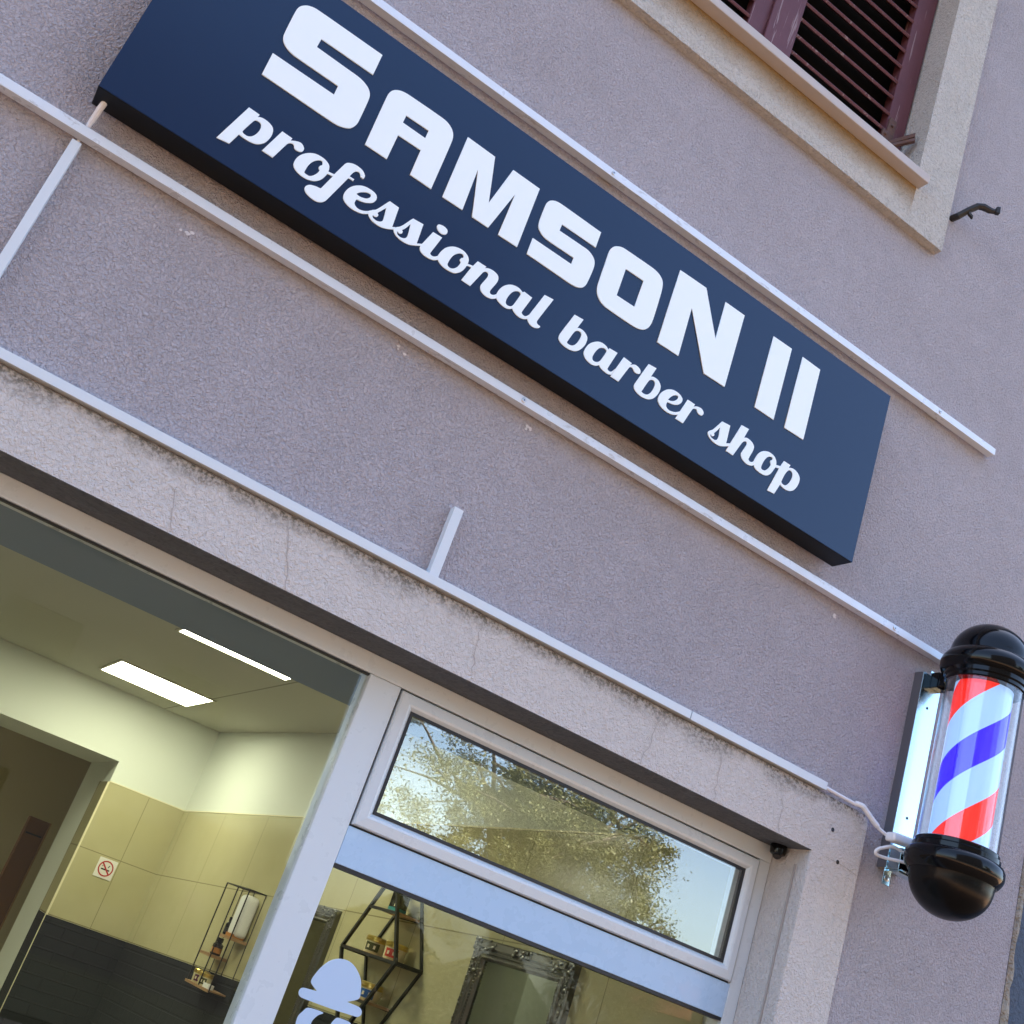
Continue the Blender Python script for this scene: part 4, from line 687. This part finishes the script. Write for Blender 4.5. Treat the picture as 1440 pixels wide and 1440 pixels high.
tc = MB(); wbox(tc, 3.225, 3.30, .070, .098, 1.425, 1.445); tag(tc.build('price_tag', PAPER), 'small white price tag at the end of the bottom plank of the wire shelf', 'price tag')

# hexagonal metal shelf on the tiled wall behind the door glass
hs = thing('hexagon_shelf', 'black metal hexagon shelf with wooden planks behind the door glass', 'shelf', W(1.82, 1.52, 0))
nB, nF = .008, .130; hexp = [(1.592, 1.803), (1.775, 2.075), (1.860, 2.075), (2.038, 1.797), (1.868, 1.548), (1.770, 1.548)]
fr = MB(); q = .0125
for n_ in (nB, nF):
    for p_, r_ in zip(hexp, hexp[1:] + hexp[:1]): fr.bar(W(p_[0], p_[1], n_), W(r_[0], r_[1], n_), q)
for p_ in hexp: fr.bar(W(p_[0], p_[1], nB), W(p_[0], p_[1], nF), q)
def hx(zz, side):
    ps = hexp + hexp[:1]; o = []
    for a, b_ in zip(ps, ps[1:]):
        if (a[1] - zz) * (b_[1] - zz) < 0: o.append(a[0] + (b_[0] - a[0]) * (zz - a[1]) / (b_[1] - a[1]))
    return (min(o), max(o))
for zz in (1.972, 1.800, 1.636):
    a, b_ = hx(zz + .0013, 0)
    for n_ in (nB, nF): fr.bar(W(a, zz, n_), W(b_, zz, n_), q * .9)
fr.build('hexagon_frame', WIRE, hs)
for zz in (1.972, 1.800, 1.636):
    a, b_ = hx(zz + .0013, 0); wbox(MB(), a + .01, b_ - .01, nB + .006, nF - .006, zz - .002, zz + .0075).build('plank', PLANK, hs)
jar('cream tub with olive label on the middle plank of the hexagon shelf', 1.885, .070, 1.8080, .043, .064, LBG, face=-2.35, wide=1.5); jar('cream tub with red label on the middle plank of the hexagon shelf', 1.725, .070, 1.8080, .043, .064, LBR, face=-2.35, wide=1.3)
jar('cream tub with blue label on the lower plank of the hexagon shelf', 1.800, .070, 1.6440, .043, .064, LBB, face=-2.35, wide=1.5)
bxo = thing('product_box', 'dark carton with teal foot standing at the top of the hexagon shelf', 'box', W(1.81, 1.98, .07)); wbox(MB(), 1.790, 1.850, .045, .095, 1.9953, 2.062).build('carton', BOTT, bxo); wbox(MB(), 1.7895, 1.8505, .0445, .0955, 1.9800, 1.9952).build('teal_foot', TEAL, bxo)
bp_ = MB()
for j in range(4): wbox(bp_, 1.8505, 1.8512, .052, .064, 2.000 + j * .014, 2.009 + j * .014); wbox(bp_, 1.795, 1.808, .0955, .0962, 2.000 + j * .014, 2.009 + j * .014)
bp_.build('print', LTXT, bxo)

# two mirrors in ornate frames
def mirror(sL, sR, z0, z1, label):
    t_ = thing('ornate_mirror', label, 'mirror', W((sL + sR) / 2, z0, 0), 'mirrors in ornate dark silver frames')
    fw = .070; P2 = lambda a, zz, n_: W(a, zz, n_)
    fr = MB()
    prof = [(0, .0065), (0, .030), (.006, .036), (.026, .037), (.030, .030), (.034, .030), (.038, .037), (.044, .037), (.047, .030), (.052, .030), (.056, .033), (.061, .033), (.066, .022), (.070, .016)]
    vs = []
    for i, n_ in prof: vs += [P2(sL - i, z0 + i, n_), P2(sR + i, z0 + i, n_), P2(sR + i, z1 - i, n_), P2(sL - i, z1 - i, n_)]
    fr.add(vs, [(4 * j + k, 4 * j + (k + 1) % 4, 4 * (j + 1) + (k + 1) % 4, 4 * (j + 1) + k) for j in range(len(prof) - 1) for k in range(4)]); f_ = fr.build('frame', ORN, t_)
    orn = MB(); rnd = random.Random(3)
    def leaf(a, zz, rr):
        orn.sphere(W(a, zz, .037), rr, 6, 5, (0.6, rnd.uniform(.5, 1.3), rnd.uniform(.5, 1.3)))
    for ca, da in ((sL, -1), (sR, 1)):
        for cz_, dz in ((z0, 1), (z1, -1)):
            for i in range(30):
                u_, v_ = rnd.random() ** 1.5 * .13, rnd.random() ** 1.5 * .04
                if rnd.random() < .5: u_, v_ = v_, u_
                leaf(ca + da * (u_ + .002), cz_ + dz * (v_ + .002), rnd.uniform(.005, .010))
    for i in range(16): leaf((sL + sR) / 2 + rnd.uniform(-.06, .06), z1 - rnd.uniform(.003, .03), rnd.uniform(.005, .010))
    nv = int((z1 - z0) / .012)
    for i in range(nv):
        for a in (sL - .014, sR + .014): leaf(a + rnd.uniform(-.008, .008), z0 + i * .012, rnd.uniform(.003, .006))
        for a in (sL - .0585, sR + .0585): orn.sphere(W(a, z0 + .06 + (z1 - z0 - .12) * i / nv, .034), .0032, 5, 4)
    nh = int((sL - sR) / .012)
    for i in range(nh):
        for zz in (z0 + .0585, z1 - .0585): orn.sphere(W(sR + .06 + (sL - sR - .12) * i / nh, zz, .034), .0032, 5, 4)
    orn.build('carved_ornament', ORN, f_, smooth=True)
    g_ = MB(); g_.add([W(sL - .066, z0 + .066, .019), W(sR + .066, z0 + .066, .019), W(sR + .066, z1 - .066, .019), W(sL - .066, z1 - .066, .019)], [(0, 1, 2, 3)]); g_.build('mirror_glass', MIRR, t_)
mirror(1.268, 0.690, 1.05, 1.975, 'ornate dark silver mirror on the right, behind the middle of the door glass'); mirror(2.960, 2.375, 1.02, 1.932, 'ornate dark silver mirror on the left, partly behind the white post')

# ------------------------------------------------------------------ across the street: seen mirrored in the glass, plus an added dark block
def tree(name, label, x, y, h, crown, leafm, seed, nleaf, leafs=.085, limbs=9, droop=.2):
    t_ = thing(name, label, 'tree', (x, y, 0), 'trees across the street'); rd = random.Random(seed)
    tr = MB(); bend = [(x + rd.uniform(-.15, .15) * i, y + rd.uniform(-.15, .15) * i, h * .42 * i / 4 - .1) for i in range(5)]
    tr.tube(bend, [h * .030 * (1 - .10 * i) for i in range(5)], 10); top = Vector(bend[-1]); trunk = tr.build('trunk', BARK, t_, smooth=True)
    lb = MB(); cl = []
    cx, cy, cz = crown[0]; rx, ry, rz = crown[1]
    for i in range(limbs):
        a = 2 * math.pi * (i + rd.random()) / limbs; el = rd.uniform(-.35, 1.0); k = rd.uniform(.6, .95)
        e = Vector((cx + rx * k * math.cos(a) * math.cos(el), cy + ry * k * math.sin(a) * math.cos(el), cz + rz * k * math.sin(el)))
        s_ = Vector(bend[rd.choice((3, 4))]); mid = (s_ + e) / 2 + Vector((rd.uniform(-.3, .3), rd.uniform(-.3, .3), rd.uniform(.1, .5)))
        lb.tube([s_, (s_ + mid) / 2, mid, (mid + e) / 2 + Vector((0, 0, .15)), e], [h * .014, h * .011, h * .008, h * .005, .012], 6)
        for j in range(6):
            f_ = rd.uniform(.3, 1); b0 = s_.lerp(mid, f_ * 2) if f_ < .5 else mid.lerp(e, f_ * 2 - 1)
            e2 = b0 + Vector((rd.gauss(0, .28) * rx, rd.gauss(0, .28) * ry, rd.gauss(.05, .24) * rz)); lb.tube([b0, (b0 + e2) / 2 + Vector((0, 0, .1)), e2], [h * .005, h * .003, .006], 5); cl.append(e2)
            for q_ in range(3):
                e3 = e2 + Vector((rd.gauss(0, .16) * rx, rd.gauss(0, .16) * ry, rd.gauss(-droop * .3, .14) * rz)); lb.tube([e2, e3], [.009, .004], 4); cl.append(e3)
        cl.append(e)
    lb.build('limbs', BARK, t_, smooth=True)
    lf = MB(); per = max(1, nleaf // len(cl))
    for c_ in cl:
        sg = rd.uniform(.10, .26)
        for j in range(per):
            p_ = c_ + Vector((rd.gauss(0, sg), rd.gauss(0, sg), rd.gauss(-droop * .3, sg * .75)))
            a = Vector((rd.gauss(0, 1), rd.gauss(0, 1), rd.gauss(0, .6))).normalized(); b_ = a.cross(Vector((rd.gauss(0, 1), rd.gauss(0, 1), rd.gauss(0, 1)))).normalized(); k = leafs * rd.uniform(.6, 1.3)
            lf.v += [tuple(p_ - a * k), tuple(p_ + b_ * k * .42), tuple(p_ + a * k), tuple(p_ - b_ * k * .42)]; n0 = len(lf.v); lf.f.append((n0 - 4, n0 - 3, n0 - 2, n0 - 1))
    lf.build('crown', leafm, t_); return t_
tree('street_tree', 'airy olive green tree mirrored in the fanlight glass', 14.5, -22.0, 9.5, ((14.5, -22.0, 6.4), (4.0, 2.6, 2.8)), LEAF1, 11, 130000, .042, 18)
tree('street_tree', 'low bushy olive green tree to the right of the airy tree', 18.7, -24.0, 6.5, ((18.6, -24.0, 4.5), (2.0, 2.0, 2.0)), LEAF1, 5, 44000, .042, 10)
ap = thing('added_dark_block', 'tall dark block added unseen across the street to darken the reflections', 'building', (-6, -22, 0))  # added out of view to keep bright sky out of window and sign reflections
wn = [(-19.2 + 3.4 * i, -17.7 + 3.4 * i, 1.2 + 3.1 * k, 2.9 + 3.1 * k) for i in range(8) for k in range(5)]
wall_grid(MB(), -20.5, 8.6, -0.1, 19.0, wn, -22.0, -22.35).build('wall', FACADE, ap)
MB().box(-20.5, 8.6, -34.0, -22.36, -0.1, 19.0).build('rear_wall', FACADE, ap); MB().box(-20.8, 8.75, -34.3, -21.75, 19.0, 19.3).build('roof', TIN, ap)
for x0, x1, z0, z1 in wn:
    fr = MB().ring(x0 + .004, x1 - .004, z0 + .004, z1 - .004, [(0, -22.20), (0, -22.14), (.07, -22.14), (.07, -22.20)]).build('window', WPANE, ap)
    MB().add([(x0, -22.19, z0), (x1, -22.19, z0), (x1, -22.19, z1), (x0, -22.19, z1)], [(0, 1, 2, 3)]).build('pane', WPANE, fr)
def shrub(label, x, y, r_, hh, seed):
    t_ = thing('shrub', label, 'shrub', (x, y, 0), 'shrubs at the edge of the park'); rd = random.Random(seed); st = MB(); lf = MB()
    for i in range(9):
        a = rd.random() * 6.28; e = Vector((x + r_ * .6 * math.cos(a), y + r_ * .6 * math.sin(a), hh * rd.uniform(.5, .85))); st.tube([(x, y, -.05), ((x + e.x) / 2, (y + e.y) / 2, e.z * .6), e], [.04, .025, .01], 5)
    st.build('stems', BARK, t_)
    for i in range(9000):
        a, u_, k = rd.random() * 6.28, rd.random() ** .45, rd.uniform(.06, .12); zz = rd.uniform(.03, 1); rr = r_ * u_ * (1 - (2 * zz - .8) ** 4 * .5) * (.85 + .2 * math.sin(3 * a + seed)); p_ = Vector((x + rr * math.cos(a), y + rr * math.sin(a), hh * zz * (1 - .25 * u_ * u_)))
        d1 = Vector((rd.gauss(0, 1), rd.gauss(0, 1), rd.gauss(0, .7))).normalized(); d2 = d1.cross(Vector((rd.gauss(0, 1), rd.gauss(0, 1), rd.gauss(0, 1)))).normalized()
        lf.v += [tuple(p_ - d1 * k), tuple(p_ + d2 * k * .5), tuple(p_ + d1 * k), tuple(p_ - d2 * k * .5)]; n0 = len(lf.v); lf.f.append((n0 - 4, n0 - 3, n0 - 2, n0 - 1))
    lf.build('foliage', LEAF1, t_)
for a in [('broad olive shrub left of the airy tree trunk', 9.6, -25.5, 2.3, 3.6, 1), ('broad olive shrub behind the airy tree trunk', 13.4, -26.5, 2.5, 3.9, 2), ('broad olive shrub below the low bushy tree', 17.2, -26.5, 2.5, 3.7, 3), ('low olive shrub farthest right along the park edge', 21.3, -27.0, 2.2, 2.7, 4), ('broad olive shrub farthest left along the park edge', 6.0, -25.5, 2.3, 3.4, 5)]: shrub(*a)
hd_ = thing('red_roofed_house', 'pale house with a red tiled roof beyond the street trees', 'house', (36.5, -38, 0))
MB().box(32, 42.5, -43, -35, -0.13, 4.2).build('wall', HWALL, hd_)
rf = MB(); rf.add([(31.5, -34.5, 4.0), (43, -34.5, 4.0), (43, -43.5, 4.0), (31.5, -43.5, 4.0), (34, -39, 7.0), (40.5, -39, 7.0)], [(0, 1, 5, 4), (1, 2, 5), (2, 3, 4, 5), (3, 0, 4), (3, 2, 1, 0)]); rf.build('roof', ROOFT, hd_)
MB().box(33.5, 34.7, -34.99, -34.9, 1.2, 2.6).build('window', DARK, hd_); MB().box(37, 38.2, -34.99, -34.9, 1.2, 2.6).build('window', DARK, hd_)
